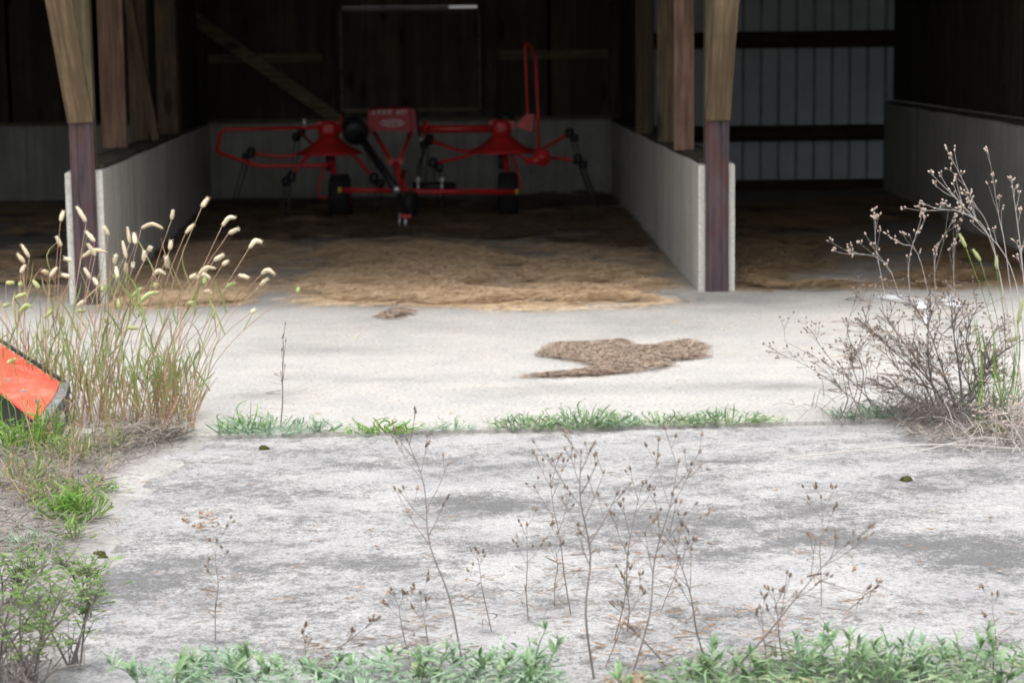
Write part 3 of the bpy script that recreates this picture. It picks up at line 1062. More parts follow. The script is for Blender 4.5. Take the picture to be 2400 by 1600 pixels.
ROT = []
for cx, cy, dy in ((757, 333, 0.18), (1152, 330, 0.18)):
    c = T(cx, cy, dy)
    ROT.append(c)
    k = .0050                                        # metres per display pixel at the machine
    dish = MB().lathe(c, (0, 0, 1), [(-.115, .34), (-.112, .385), (-.095, .395), (-.075, .36), (-.01, .24), (.05, .16), (.09, .12), (.10, .085), (.16, .08), (.165, .02)], 32)
    dish.build('rotor_dish', M['red'], ted, True)
    MB().lathe(c + Vector((0, 0, -.30)), (0, 0, 1), [(0, .045), (.19, .05)], 12).build('rotor_shaft', M['tine'], ted, True)


def tine_arm(c, tip, knee_drop, tines, out):
    tip = Vector(tip)
    d = (tip - c)
    st = c + Vector((d.x, d.y, 0)).normalized() * .30 + Vector((0, 0, -.08))
    p = bezier([st, st.lerp(tip, .35) + Vector((0, 0, knee_drop)), st.lerp(tip, .7) + Vector((0, 0, knee_drop * .6)), tip], 5)
    arm = MB().tube(p, .020, 7).build('rotor_arm', M['red'], ted, True)
    h = MB()
    h.lathe(tip - Vector((0, 0, .05)), (0.15, 0, 1), [(0, .045), (.03, .055), (.09, .055), (.12, .035)], 10)
    o2 = tip + Vector((.07 * (1 if out.x > 0 else -1), .05, -.05))
    h.lathe(o2 - Vector((0, 0, .05)), (0.15, 0, 1), [(0, .04), (.03, .05), (.08, .05), (.10, .03)], 10)
    h.build('tine_holder', M['black_pl'], arm, True)
    for k_, q in enumerate((tip, o2)):
        e = q + Vector(out) * tines
        e.z = max(e.z, .03)
        pp = [q, q.lerp(e, .5) + Vector((0, 0, -.01)), e]
        MB().tube(bezier(pp, 4), .0085, 5).build('tine', M['tine'], arm, True)


cl, cr = ROT
ol, orr = Vector((-.30, .0, -.95)), Vector((.34, .0, -.95))
tine_arm(cl, T(575, 352, .1), -.05, .58, ol)
tine_arm(cl, T(690, 305, .95), .0, .55, Vector((-.15, .2, -.95)))
tine_arm(cl, T(668, 408, -.45), .04, .45, Vector((-.1, -.1, -.95)))
tine_arm(cl, T(857, 411, -.35), .05, .40, Vector((.1, -.1, -.95)))
tine_arm(cr, T(985, 322, .6), -.05, .6, Vector((-.1, .1, -.95)))
tine_arm(cr, T(993, 376, -.25), -.02, .5, Vector((.15, 0, -.95)))
tine_arm(cr, T(1306, 308, .55), -.06, .70, orr)
tine_arm(cr, T(1325, 368, -.1), -.03, .55, orr)

# guard rails
MB().tube(rounded([T(760, 292, .1), T(510, 298, -.10), T(497, 350, -.30), T(598, 382, -.40), T(752, 380, -.25), T(765, 366, -.1)], .05), .023, 9).build('guard_rail', M['red'], ted, True)
MB().tube(rounded([T(1222, 272, .1), T(1212, 262, .1), T(1206, 108, .1), T(1212, 98, .06), T(1230, 132, -.2), T(1236, 262, -.3), T(1237, 366, -.3)], .03), .018, 9).build('guard_rail', M['red'], ted, True)
m = MB()
m.hexa([T(1183, 290, .08), T(1222, 305, .08), T(1222, 305, .16), T(1183, 290, .16)], [T(1208, 262, .08), T(1228, 262, .08), T(1228, 262, .16), T(1208, 262, .16)])
m.build('guard_bracket', M['red'], ted)
m = MB()
m.beam(T(1206, 370, -.33), T(1258, 368, -.33), .075, .05, Zv)
m.lathe(T(1246, 362, -.30), (0, 1, 0), [(-.05, .10), (.06, .10)], 14)
m.build('guard_foot', M['red'], ted, True)
MB().tube([T(1180, 345, .0), T(1205, 366, -.25)], .018, 7).build('guard_stay', M['red'], ted, True)

# main beam and gear housings
MB().tube([T(962, 297, 0.05), T(1132, 296, 0.12)], .046, 12).build('main_beam', M['red'], ted, True)
MB().tube([T(770, 296, 0.12), T(850, 297, 0.05)], .046, 12).build('main_beam', M['red'], ted, True)
for px, d_ in ((1140, .12), (976, .05)):
    MB().lathe(T(px, 296, d_) - Vector((.02, 0, 0)), (1, 0, 0), [(0, .085), (.045, .085)], 14).build('beam_flange', M['red'], ted, True)
for c in ROT:
    g_ = MB().lathe(c + Vector((0, -.02, .10)), (0, 0, 1), [(0, .11), (.05, .13), (.14, .12), (.18, .07)], 14)
    g_.beam(c + Vector((-.14, 0, .22)), c + Vector((.14, 0, .22)), .10, .12, Zv)
    g_.build('gear_housing', M['red'], ted)
MB().lathe(c + Vector((0.06, .05, .26)), (0, 0, 1), [(0, .09), (.06, .10), (.09, .05)], 12).build('gear_cap', M['black_pl'], ted, True)
MB().tube([T(1054, 258, .4), T(1054, 266, .4)], .03, 8).build('vent_plug', M['black_pl'], ted, True)
MB().tube([T(699, 292, .05), T(699, 272, .05)], .028, 10).build('grease_cup', M['zinc'], ted, True)
MB().tube([T(783, 292, .0), T(783, 268, .0)], .02, 8).build('linkage_pin', M['red'], ted, True)
MB().tube([T(980, 300, .0), T(980, 278, .0)], .02, 8).build('linkage_pin', M['red'], ted, True)

# hood with its lettering
HD = -.22
hood = MB()
A, B, Cc, D = T(846, 302, HD), T(944, 303, HD), T(940, 249, HD), T(844, 252, HD)
back = Vector((0, .42, .02))
hood.hexa([A, B, B + back, A + back], [D + Vector((0, .03, 0)), Cc + Vector((0, .03, 0)), Cc + back, D + back])
hood_o = hood.build('hood', M['red_pale'], ted)
s_ = MB().hexa([T(946, 304, HD + .02), T(962, 300, HD + .02), T(962, 300, .2), T(946, 304, .2)], [T(942, 250, HD + .05), T(960, 252, HD + .05), T(960, 252, .2), T(942, 250, .2)])
s_.build('hood_side', M['red_pale'], hood_o)


def lettering(body, wpx, x, y, parent, name, mat, hpx):
    cu = bpy.data.curves.new(name, 'FONT')
    cu.body = body
    cu.align_x, cu.align_y = 'CENTER', 'CENTER'
    cu.size = 1
    cu.extrude = 0.004
    to = bpy.data.objects.new(name, cu)
    C.objects.link(to)
    dg = bpy.context.evaluated_depsgraph_get()
    me = bpy.data.meshes.new_from_object(to.evaluated_get(dg))
    bpy.data.objects.remove(to)
    xs_ = [v_.co.x for v_ in me.vertices]
    ys_ = [v_.co.y for v_ in me.vertices]
    k = TY / F_PX * K
    sx, sy = wpx * k / (max(xs_) - min(xs_)), hpx * k / (max(ys_) - min(ys_))
    mx_, my_ = (max(xs_) + min(xs_)) / 2, (max(ys_) + min(ys_)) / 2
    c = T(x, y, HD - .004)
    fy = .03 * (302 - y) / 52                        # the hood leans back a little
    for v_ in me.vertices:                           # upside down, as on the raised hood
        lx, ly, lz = -(v_.co.x - mx_) * sx, -(v_.co.y - my_) * sy, v_.co.z
        v_.co = Vector((c.x + lx, c.y + fy - lz - .002 + ly * .10, c.z + ly)) - BASE[parent]
    me.materials.clear()
    return link(name, me, mat, parent)


lettering('GF 222T', 82, 893, 258, hood_o, 'lettering', M['decal'], 8)
cc = T(901, 283, HD)
ov = MB()
n = 28
k = TY / F_PX * K
ring = [cc + Vector((math.cos(2 * math.pi * q / n) * 27 * k, .008, math.sin(2 * math.pi * q / n) * 7.5 * k)) for q in range(n + 1)]
ov.tube(ring, .004, 5)
ov.build('emblem', M['decal'], hood_o)
lettering('KUHN', 40, 901, 283, hood_o, 'lettering', M['decal'], 9)

# A frame, drawbar, crossbar
MB().tube([T(860, 305, -.1), T(903, 378, -.55)], .024, 8).build('hitch_strut', M['red'], ted, True)
MB().tube([T(944, 305, -.1), T(914, 378, -.55)], .024, 8).build('hitch_strut', M['red'], ted, True)
m = MB().beam(T(889, 372, -.55), T(926, 372, -.55), .06, .04, Zv)
m.build('hitch_plate', M['red'], ted)
MB().tube(rounded([T(909, 372, -.58), T(916, 412, -.66), T(930, 440, -.7), T(1184, 441, -.7)], .10), .033, 9).build('crossbar', M['red'], ted, True)
MB().tube([T(784, 437, -.7), T(905, 438, -.7)], .030, 9).build('crossbar', M['red'], ted, True)
for a_, b_ in (((777, 437), (784, 437)), ((1184, 441), (1191, 441))):
    MB().tube([T(*a_, -.7), T(*b_, -.7)], .034, 9).build('end_cap', M['yellow'], ted, True)
# drive shaft
MB().lathe(T(817, 305, -.45), (.25, -1, -.35), [(-.20, .05), (-.18, .13), (-.02, .15), (.04, .14), (.05, .06)], 20).build('shaft_cone', M['black_pl'], ted, True)
MB().tube([T(826, 312, -.5), T(912, 438, -1.5)], .045, 12).build('drive_shaft', M['black_pl'], ted, True)
MB().lathe(T(911, 436, -1.55), (.3, -1, -.2), [(-.03, .03), (-.015, .042), (.02, .042), (.035, .025)], 14).build('shaft_joint', M['zinc'], ted, True)
# stand and clevis on the drawbar
MB().tube([T(918, 440, -1.45), T(920, 500, -1.7), T(930, 524, -1.9)], .03, 8).build('drawbar', M['tine'], ted, True)
MB().tube([T(928, 395, -.6), T(922, 440, -1.45)], .03, 8).build('drawbar', M['red'], ted, True)
MB().lathe(T(945, 468, -1.5), (1, -.3, 0), [(-.05, .05), (-.045, .14), (.045, .14), (.05, .05)], 20).build('stand_wheel', M['black'], ted, True)
for y_, mt in ((496, 'red'), (526, 'red')):
    MB().beam(T(920, y_, -1.95), T(945, y_, -1.95), .035, .12, Zv).build('clevis_plate', M[mt], ted)
MB().tube([T(931, 494, -1.95), T(931, 532, -1.95)], .018, 8).build('hitch_pin', M['zinc'], ted, True)
MB().tube([T(918, 490, -1.92), T(917, 528, -1.92)], .014, 8).build('hitch_pin', M['zinc'], ted, True)
# cylinder stored behind the crossbar
MB().tube([T(948, 428, -.4), T(1048, 428, -.4)], .05, 12).build('ram', M['black_pl'], ted, True)
for x_ in (960, 1015):
    MB().tube([T(x_, 411, -.46), T(x_, 440, -.52)], .016, 8).build('clamp_bolt', M['zinc'], ted, True)
    MB().lathe(T(x_, 414, -.46), (0, 0, 1), [(-.02, .03), (.03, .03)], 8).build('clamp_nut', M['zinc'], ted)
MB().lathe(T(966, 320, -.25), (0, -1, 0), [(0, .02), (.03, .028), (.05, .02)], 10).build('valve', M['zinc'], ted, True)
MB().tube([T(957, 252, -.2), T(960, 285, -.25), T(965, 318, -.25)], .016, 8).build('hose', M['black_pl'], ted, True)
MB().tube(bezier([T(966, 322, -.25), T(975, 345, -.3), T(962, 380, -.4), T(958, 425, -.45)], 5), .014, 7).build('hose', M['black_pl'], ted, True)
# wheel legs
MB().tube([T(1160, 352, .15), T(1165, 400, .05), T(1168, 420, -.1)], .035, 9).build('wheel_leg', M['red'], ted, True)
MB().tube([T(762, 352, .15), T(766, 400, .05), T(768, 420, -.1)], .035, 9).build('wheel_leg', M['red'], ted, True)
MB().tube(bezier([T(1176, 355, .1), T(1188, 390, .0), T(1195, 430, -.05), T(1178, 452, -.05)], 5), .016, 7).build('wheel_fork', M['red'], ted, True)
MB().tube(bezier([T(748, 378, .0), T(736, 410, .0), T(732, 448, -.05), T(752, 455, -.05)], 5), .016, 7).build('wheel_fork', M['red'], ted, True)

# ------------------------------------------------------------------ orange implement at the left edge
OY = 9.85
deck = empty('implement_deck', g(40, 1050), 'faded orange steel deck of an implement, half hidden behind grass at left edge', 'implement')


def Q(x, y, Y):
    return at(x, y, Y)


e0, e1 = Vector((-.62, .10, .27)), Vector((-.62, .10, .21))     # the deck runs on to the left
t0, t1 = Q(143, 899, 10.15), Q(98, 858, 10.12)
p_ur, p_fold, p_lr, p_low = Q(140, 896, 10.2), Q(128, 925, 10.0), Q(85, 985, 9.75), Q(78, 1000, 9.72)
p_ul = p_ur + (Q(0, 806, 10.6) - p_ur) * 3.0
p_fl = p_fold + (Q(0, 845, 10.4) - p_fold) * 3.0
p_ll = p_lr + (Q(0, 915, 10.05) - p_lr) * 3.0
n_ = Vector((0, -.3, -1)).normalized() * .012
MB().hexa([p_ur + n_, p_ul + n_, p_fl + n_, p_fold + n_], [p_ur, p_ul, p_fl, p_fold]).build('top_panel', M['orange'], deck)
MB().hexa([p_fold + n_ * .9, p_fl + n_ * .9, p_ll + n_, p_lr + n_], [p_fold - n_ * .1, p_fl - n_ * .1, p_ll, p_lr]).build('sloped_panel', M['orange'], deck)
MB().beam(p_ur + Vector((.02, .02, 0)), p_ul + Vector((.02, .02, 0)), .012, .02, Zv).build('rear_lip', M['tine'], deck)
m = MB().beam(p_ur + Vector((.03, -.02, -.02)), p_fold + Vector((.03, -.01, -.03)), .05, .05, Zv)
m.beam(p_fold + Vector((.03, -.01, -.03)), p_lr + Vector((.04, .0, -.02)), .06, .05, Zv)
m.build('steel_edge', M['grey_steel'], deck)
for u_ in (.06, .16, .27):
    q = p_fold.lerp(p_fl, u_).lerp(p_lr.lerp(p_ll, u_), .5)
    MB().lathe(q, (0, -.5, .85), [(-.004, .014), (.008, .014), (.012, .008)], 8).build('bolt', M['grey_steel'], deck)
sk0, sk1 = p_lr + Vector((-.005, .03, -.02)), p_ll + Vector((0, .03, -.02))
MB().hexa([Vector((sk0.x, sk0.y, -.03)), Vector((sk1.x, sk1.y, -.03)), Vector((sk1.x, sk1.y + .55, -.03)), Vector((sk0.x, sk0.y + .40, -.03))],
          [sk0, sk1, sk1 + Vector((0, .5, .03)), sk0 + Vector((0, .36, .03))]).build('skirt', M['black'], deck)

# ------------------------------------------------------------------ plants
def rnd(a, b):
    return random.uniform(a, b)


ORD = ['first', 'second', 'third', 'fourth', 'fifth', 'sixth', 'seventh', 'eighth', 'ninth', 'tenth', 'eleventh', 'twelfth', 'thirteenth',
       'fourteenth', 'fifteenth', 'sixteenth', 'seventeenth', 'eighteenth', 'nineteenth', 'twentieth']


def blade(m, root, tip, wd, bow=0.1, side=None):
    root, tip = Vector(root), Vector(tip)
    mid = root.lerp(tip, .55) + Vector((rnd(-1, 1) * bow * .4, rnd(-1, 1) * bow * .4, bow * (tip - root).length))
    p = bezier([root, mid, tip], 3)
    a = rnd(0, math.pi)
    sd = side or Vector((math.cos(a), math.sin(a), 0))
    n = len(p) - 1
    m.ribbon(p, [wd * (.55 + .9 * (i / n)) * (1 - (i / n) ** 2.2) + .0008 for i in range(n + 1)], sd, .18)


# ---- foxtails: seed heads read from the photograph (base, tip), in 1/2.613 pixels from (0, 400)
HEADS = [(370, 310, 390, 245), (528, 315, 470, 220), (375, 465, 345, 400), (580, 435, 525, 370), (440, 550, 390, 535), (180, 530, 130, 450), (150, 565, 105, 505),
         (125, 625, 155, 575), (305, 650, 350, 590), (295, 635, 265, 610), (430, 650, 375, 635), (585, 520, 535, 445), (500, 530, 655, 495), (665, 395, 635, 340),
         (795, 445, 780, 345), (830, 450, 820, 380), (775, 540, 750, 430), (865, 352, 1000, 350), (1050, 300, 1060, 240), (1235, 225, 1275, 165), (1135, 385, 1190, 325),
         (1360, 340, 1445, 285), (1400, 385, 1460, 355), (1525, 475, 1605, 435), (1040, 485, 1048, 425), (1025, 595, 1018, 525), (880, 555, 885, 490), (912, 492, 922, 466),
         (775, 630, 770, 565), (812, 598, 816, 560), (700, 575, 708, 515), (555, 660, 515, 595), (600, 705, 570, 655), (720, 660, 710, 585), (1310, 550, 1370, 515),
         (1360, 580, 1400, 550), (1212, 640, 1320, 595), (1160, 660, 1200, 635), (935, 640, 1015, 630), (1290, 662, 1200, 655), (1250, 700, 1255, 650), (1460, 640, 1525, 655),
         (1600, 635, 1685, 632), (1590, 705, 1640, 660), (1380, 720, 1435, 685), (1250, 742, 1290, 738), (1535, 870, 1565, 850), (240, 720, 200, 670), (35, 690, 85, 685),
         (120, 705, 130, 690), (800, 780, 870, 715), (840, 820, 980, 740), (735, 850, 720, 785), (625, 740, 630, 705), (470, 830, 525, 790), (475, 860, 530, 855),
         (305, 880, 300, 830), (385, 950, 385, 880), (275, 1000, 272, 960), (20, 830, 55, 815), (90, 780, 160, 750), (115, 870, 200, 830), (850, 890, 858, 850),
         (1150, 812, 1190, 808), (945, 720, 955, 690), (270, 905, 320, 850), (780, 960, 850, 965), (660, 935, 640, 900), (1300, 905, 1320, 840), (1820, 745, 1829, 715), (40, 1180, 100, 1150)]
CLUMPS = [('tall pale foxtail grass at the far left edge above the orange implement', 20), ('foxtail grass leaning left in front of the left barn post', 110),
          ('foxtail grass between the orange implement and the left barn post', 200), ('dense middle foxtail clump below the left concrete wall end', 290),
          ('tallest foxtail clump with heads against the dark middle bay', 370), ('rightmost foxtail clump with arching heads over the bare apron', 425)]
clumps = []
for lab, rx in CLUMPS:
    r = g(rx, 1000 - (30 if rx < 150 else 0))
    clumps.append((rx, empty('foxtail_grass', r, lab, 'grass', 'foxtail grass on the left verge'), MB()))


def seed_head(path, rmax, parent, mat):
    m = MB()
    n = len(path) - 1
    prof = [rmax * (.35 + .75 * math.sin(math.pi * min(1, (i / n) * .85 + .12))) for i in range(n + 1)]
    prof[0] *= .6
    prof[-1] = rmax * .16
    m.tube(path, prof, 8)
    m.v = [tuple(Vector(p) + Vector([rnd(-1, 1) * rmax * .14 for _ in range(3)])) for p in m.v]
    for _ in range(150):                             # bristles
        i = random.randrange(n)
        p = path[i].lerp(path[i + 1], random.random())
        ax = (path[i + 1] - path[i]).normalized()
        q = Vector((rnd(-1, 1), rnd(-1, 1), rnd(-1, 1)))
        q = (q - ax * q.dot(ax)).normalized()
        s = p + q * rmax * .7
        e = p + q * rmax * rnd(1.3, 1.9) + ax * rmax * rnd(.3, .9)
        b = ax.cross(q) * .0008
        m.add([s - b, s + b, e], [(0, 1, 2)])
    m.build('seed_head', mat, parent, True)


for hx0, hy0, hx1, hy1 in HEADS:
    bx, by, tx, ty = hx0 / 2.613, 400 + hy0 / 2.613, hx1 / 2.613, 400 + hy1 / 2.613
    rx = 30 + bx * .66 + rnd(-25, 25)
    rx = min(rx, 440)
    ci = min(range(len(clumps)), key=lambda k: abs(clumps[k][0] - rx))
    _, par, lf = clumps[ci]
    root = g(rx, 1005 + rnd(-30, 12) - (30 if rx < 150 else 0))
    Yh = root.y + rnd(-.25, .25)
    B_, T_ = at(bx, by, Yh), at(tx, ty, Yh + rnd(-.03, .03))
    bow = Vector((0, 0, .012)) if abs(tx - bx) > 28 else Vector((0, 0, 0))
    up = Vector((0, 0, 1))
    stem = bezier([root, root.lerp(B_, .35) + Vector(((root.x - B_.x) * .10, 0, .07)), root.lerp(B_, .7) + Vector(((root.x - B_.x) * .10, 0, .05)), B_], 4)
    MB().tube(stem, [.0024 - .0011 * (i / (len(stem) - 1)) for i in range(len(stem))], 5).build('stem', M['fox_stem'], par, True)
    hp = bezier([B_, B_.lerp(T_, .5) + bow * 1.6, T_ - Vector((0, 0, bow.z * .3))], 5)
    green = by > 660 and random.random() < .5
    seed_head(hp, rnd(.0092, .0112), par, M['fox_green'] if green else M['fox_head'])
    for _ in range(random.randint(2, 4)):            # blades on the culm
        s = stem[random.randint(1, len(stem) * 2 // 3)]
        d = Vector((rnd(-.12, .12), rnd(-.1, .1), rnd(.10, .26)))
        blade(lf, s, s + d, rnd(.006, .011), rnd(-.05, .12))
for rx, par, lf in clumps:                           # tillers without a head
    dense = 54 if rx > 240 else 40
    for _ in range(dense):
        px = rx + rnd(-55, 55)
        px = min(px, 455)
        r = g(px, 1005 + rnd(-35, 18) - (20 if rx < 150 else 0))
        hgt = rnd(.18, .50) * (1.0 if rx < 400 else .9)
        tip = r + Vector((rnd(-.14, .16), rnd(-.12, .12), hgt))
        blade(lf, r, tip, rnd(.005, .010), rnd(-.03, .10))
        if random.random() < .6:
            s = r.lerp(tip, rnd(.35, .8))
            blade(lf, s, s + Vector((rnd(-.12, .12), rnd(-.08, .08), rnd(.06, .2))), rnd(.006, .011), rnd(0, .15))
    lf.build('foliage', M['fox_leaf'], par, kind='stuff')


# ---- dry stalks with buds
def bud(m, p, d, L, r):
    d = Vector(d).normalized()
    m.lathe(p, d, [(0, r * .35), (L * .25, r), (L * .55, r * .95), (L * .85, r * .5), (L, r * .55)], 6)


def dry_stalk(name, root, top, label, cat, group, stem_m, bud_m, thick=.0030, nbr=8, spread=1.0, budL=.013, budR=.0045, start=.45, lean=None, twig=True, yj=.0, leaves=0):
    root, top = Vector(root), Vector(top)
    par = empty(name, root, label, cat, group)
    sm, bm = MB(), MB()
    H = (top - root).length
    mid = [root.lerp(top, q) + Vector((rnd(-.018, .018), rnd(-.03, .03), 0)) * (H * 1.2) for q in (.3, .55, .8)]
    st = bezier([root] + mid + [top], 4)
    n = len(st) - 1
    sm.tube(st, [thick * (1 - .72 * i / n) for i in range(n + 1)], 5)

    def branch(p, d, L, lev, th):
        d = d.normalized()
        curve = Vector((0, 0, 1)) * L * .22
        e = p + d * L + curve * .5
        q = bezier([p, p + d * L * .55, e], 3)
        sm.tube(q, [th, th * .85, th * .75, th * .65, th * .6, th * .55, th * .5][:len(q)], 4, False)
        ed_ = (q[-1] - q[-2])
        bud(bm, e, ed_, budL * rnd(.8, 1.15), budR * rnd(.8, 1.15))
        if lev > 0:
            for _ in range(random.randint(1, 3)):
                s = q[random.randint(len(q) // 2, len(q) - 1)]
                dd = ed_.normalized() + Vector((rnd(-.8, .8), rnd(-.6, .6), rnd(-.1, .6)))
                branch(s, dd, L * rnd(.28, .5), lev - 1, th * .75)
    bud(bm, top, st[-1] - st[-2], budL, budR)
    for k_ in range(nbr):
        q = start + (1 - start) * ((k_ + rnd(0, 1)) / nbr)
        i = min(n - 1, int(q * n))
        p = st[i].lerp(st[i + 1], q * n - i)
        sgn = 1 if k_ % 2 else -1
        d = (top - root).normalized() * 1.0 + Vector((sgn * rnd(.35, .8) * spread, rnd(-.5, .5) * spread, 0))
        branch(p, d, H * rnd(.10, .24) * (1.25 - .7 * (q - start)), 1 if twig else 0, thick * .5)
    for _ in range(leaves):                          # shrivelled leaves
        q = rnd(.05, .7)
        i = min(n - 1, int(q * n))
        p = st[i]
        d = Vector((rnd(-1, 1), rnd(-.6, .6), rnd(-.8, .3))).normalized() * rnd(.012, .03)
        blade(bm, p, p + d, rnd(.003, .006), .2)
    sm.build('stem', stem_m, par)
    bm.build('buds', bud_m, par, kind='stuff')
    return par


STALKS = [  # root px, top px, label, branches, thickness
    ((1085, 1560), (955, 1032), 'tall dry stalk left of centre leaning left, topped by spreading buds', 11, .0034, 1.1),
    ((1392, 1590), (1362, 1062), 'thick dark dry stalk in the centre with the densest bud cluster', 13, .0042, .9),
    ((1338, 1440), (1290, 1118), 'thin dry stalk just left of the thick central stalk', 8, .0028, .8),
    ((1440, 1500), (1505, 1135), 'pale thin dry stalk just right of the thick central stalk', 8, .0024, 1.0),
    ((1480, 1590), (1590, 1085), 'tall dry stalk right of centre leaning right with buds at its top', 10, .0034, .9),
    ((1668, 1590), (1566, 1245), 'dry stalk leaning left whose dark bud knot crosses the tall right stalk', 11, .0032, .8),
    ((1470, 1480), (1473, 1300), 'short dry stalk between the thick central stalk and the tall right one', 5, .0028, .5),
    ((1238, 1450), (1235, 1232), 'slender dry stalk with few buds left of the central group', 6, .0020, 1.2),
    ((1152, 1480), (1116, 1290), 'short faint dry stalk right of the left leaning stalk', 4, .0020, .9),
    ((1300, 1420), (1306, 1252), 'faint dry stalk with two buds beside the slender one', 4, .0018, .9),
    ((1690, 1600), (1985, 1272), 'long dry stalk leaning far to the right over the stained slab', 8, .0032, .8),
    ((1800, 1575), (1782, 1425), 'short dry stalk with one dark bud at lower right', 3, .0028, .6),
    ((1838, 1560), (1812, 1385), 'short dry stalk with a ragged bud head beside the one bud stalk', 5, .0026, .8),
    ((1925, 1420), (1925, 1168), 'faint tan dry stalk standing on the dark stain at right', 7, .0016, .9),
    ((960, 1545), (925, 1395), 'short dry stalk at the foot of the left leaning stalk', 5, .0022, 1.0),
    ((1010, 1550), (985, 1392), 'second short dry stalk at the foot of the left leaning stalk', 6, .0022, 1.2),
    ((505, 1500), (508, 1268), 'lone dry stalk standing on the left half of the slab', 6, .0018, .9),
    ((2335, 1550), (2325, 1395), 'lone dry stalk above the weeds at the lower right corner', 4, .0018, 1.0),
    ((1985, 1430), (2062, 1365), 'low bent dry stalk on the bright slab right of the long leaning stalk', 4, .0018, .8),
    ((715, 1560), (714, 1470), 'little single bud dry stalk above the left weeds', 2, .0018, .5),
    ((735, 1560), (875, 1455), 'dry stalk lying low across the slab above the left weeds', 5, .0026, .5),
    ((1550, 1430), (1640, 1215), 'thin dry stalk with tan buds right of the dark bud knot', 6, .0018, .9),
    ((1560, 1560), (1440, 1420), 'crossing dry stalk low between the central stalks', 4, .0024, .6),
    ((1420, 1560), (1500, 1380), 'thin dry stalk rising right from the foot of the thick central stalk', 5, .0020, .8)]
for (r, tp, lab, nb, th, sp) in STALKS:
    R_ = g(*r)
    dry_stalk('dry_stalk', R_, at(*tp, R_.y + rnd(-.08, .08)), lab, 'dry stalk', 'dry budded stalks in the foreground', M['drystem'], M['bud'], th * .95, max(2, int(nb * .75)), sp, .0135, .0043, .42, leaves=18)

# ---- the joint: tufts of weeds
def tuft(name, root, n, hgt, rad, label, mat, wd=(.006, .011), cat='weed', group=None, flat=.5, elong=1.0, seeds=0, root_off=0.0):
    root = Vector(root)
    par = empty(name, root, label, cat, group)
    m = MB()
    for _ in range(int(n * .62)):
        a, q = rnd(0, 2 * math.pi), random.random() ** .7
        b = root + Vector((math.cos(a) * rad * q * elong, math.sin(a) * rad * q * .5, 0))
        d = Vector((math.cos(a) * rad * rnd(.1, flat), math.sin(a) * rad * rnd(.05, flat) * .6, hgt * rnd(.25, 1.1) * (1 - .6 * q)))
        blade(m, b, b + d, rnd(*wd), rnd(.02, .22))
        if random.random() < .5:
            s = b + d * rnd(.3, .7)
            blade(m, s, s + Vector((rnd(-.05, .05), rnd(-.04, .04), rnd(-.01, .05))), rnd(*wd) * .9, .1)
    m.build('foliage', mat, par, kind='stuff')
    return par


JT = 'weed tufts along the slab joint'
tuft('weed_tuft', g(620, 1015), 190, .13, .22, 'wide greyish green weed tuft at the left end of the slab joint', M['bluegreen'], group=JT, elong=1.2)
tuft('weed_tuft', g(575, 1012), 70, .17, .12, 'thin yellow green grass blades rising from the left joint tuft', M['grass'], (.004, .007), group=JT)
tuft('weed_tuft', g(740, 1012), 40, .10, .09, 'small greyish sprig closing the right side of the left joint tuft', M['bluegreen'], group=JT)
tuft('weed_tuft', g(890, 1013), 75, .085, .15, 'bright green spreading grass rosette on the slab joint', M['grass'], (.008, .014), group=JT, flat=.9)
tuft('weed_tuft', g(1063, 1008), 60, .075, .12, 'small greyish tuft on the joint right of the bright rosette', M['bluegreen'], (.005, .008), group=JT)
tuft('weed_tuft', g(1240, 1003), 130, .11, .16, 'left half of the biggest green weed tuft on the slab joint', M['green'], group=JT, elong=1.1)
tuft('weed_tuft', g(1365, 1000), 170, .15, .17, 'tall middle of the biggest green weed tuft on the joint', M['green'], group=JT)
tuft('weed_tuft', g(1440, 998), 70, .09, .13, 'low right end of the biggest green weed tuft on the joint', M['bluegreen'], group=JT)
tuft('weed_tuft', g(1560, 994), 110, .085, .17, 'low green weed tuft right of the biggest joint tuft', M['green'], group=JT, elong=1.2)
tuft('weed_tuft', g(1700, 992), 130, .11, .17, 'rightmost green weed tuft on the open slab joint', M['green'], group=JT, elong=1.2)
tuft('weed_tuft', g(1790, 990), 30, .05, .14, 'sparse yellowish runner grass at the right end of the joint', M['grass'], (.003, .006), group=JT)
tuft('weed_tuft', g(2030, 978), 90, .10, .17, 'pale green weed tuft under the left side of the dry bush', M['bluegreen'], group=JT)
R_ = g(657, 1008)
dry_stalk('dry_stalk', R_, at(664, 790, R_.y), 'single slim brownish stalk rising from the left joint tuft', 'dry stalk', None, M['drystem'], M['bud'], .004, 6, .18, .02, .003, .3, twig=False, leaves=12)

# ---- leafy weeds along the bottom of the picture
LEAVES = []
for k_ in range(4):
    m = MB()
    L, wd = 1.0, (.26, .30, .20, .24)[k_]
    n = 6
    p = [Vector((0, L * i / n, .12 * math.sin(math.pi * i / n * .9) - (.10, .22, .02, .15)[k_] * (i / n) ** 2)) for i in range(n + 1)]
    m.ribbon(p, [wd * math.sin(math.pi * min(1, (i / n) ** .8 * .93 + .07)) + .01 for i in range(n + 1)], (1, 0, 0), .16)
    me = m.mesh('leaf', smooth=True)
    me.materials.append(M['green_obj'])
    LEAVES.append(me)


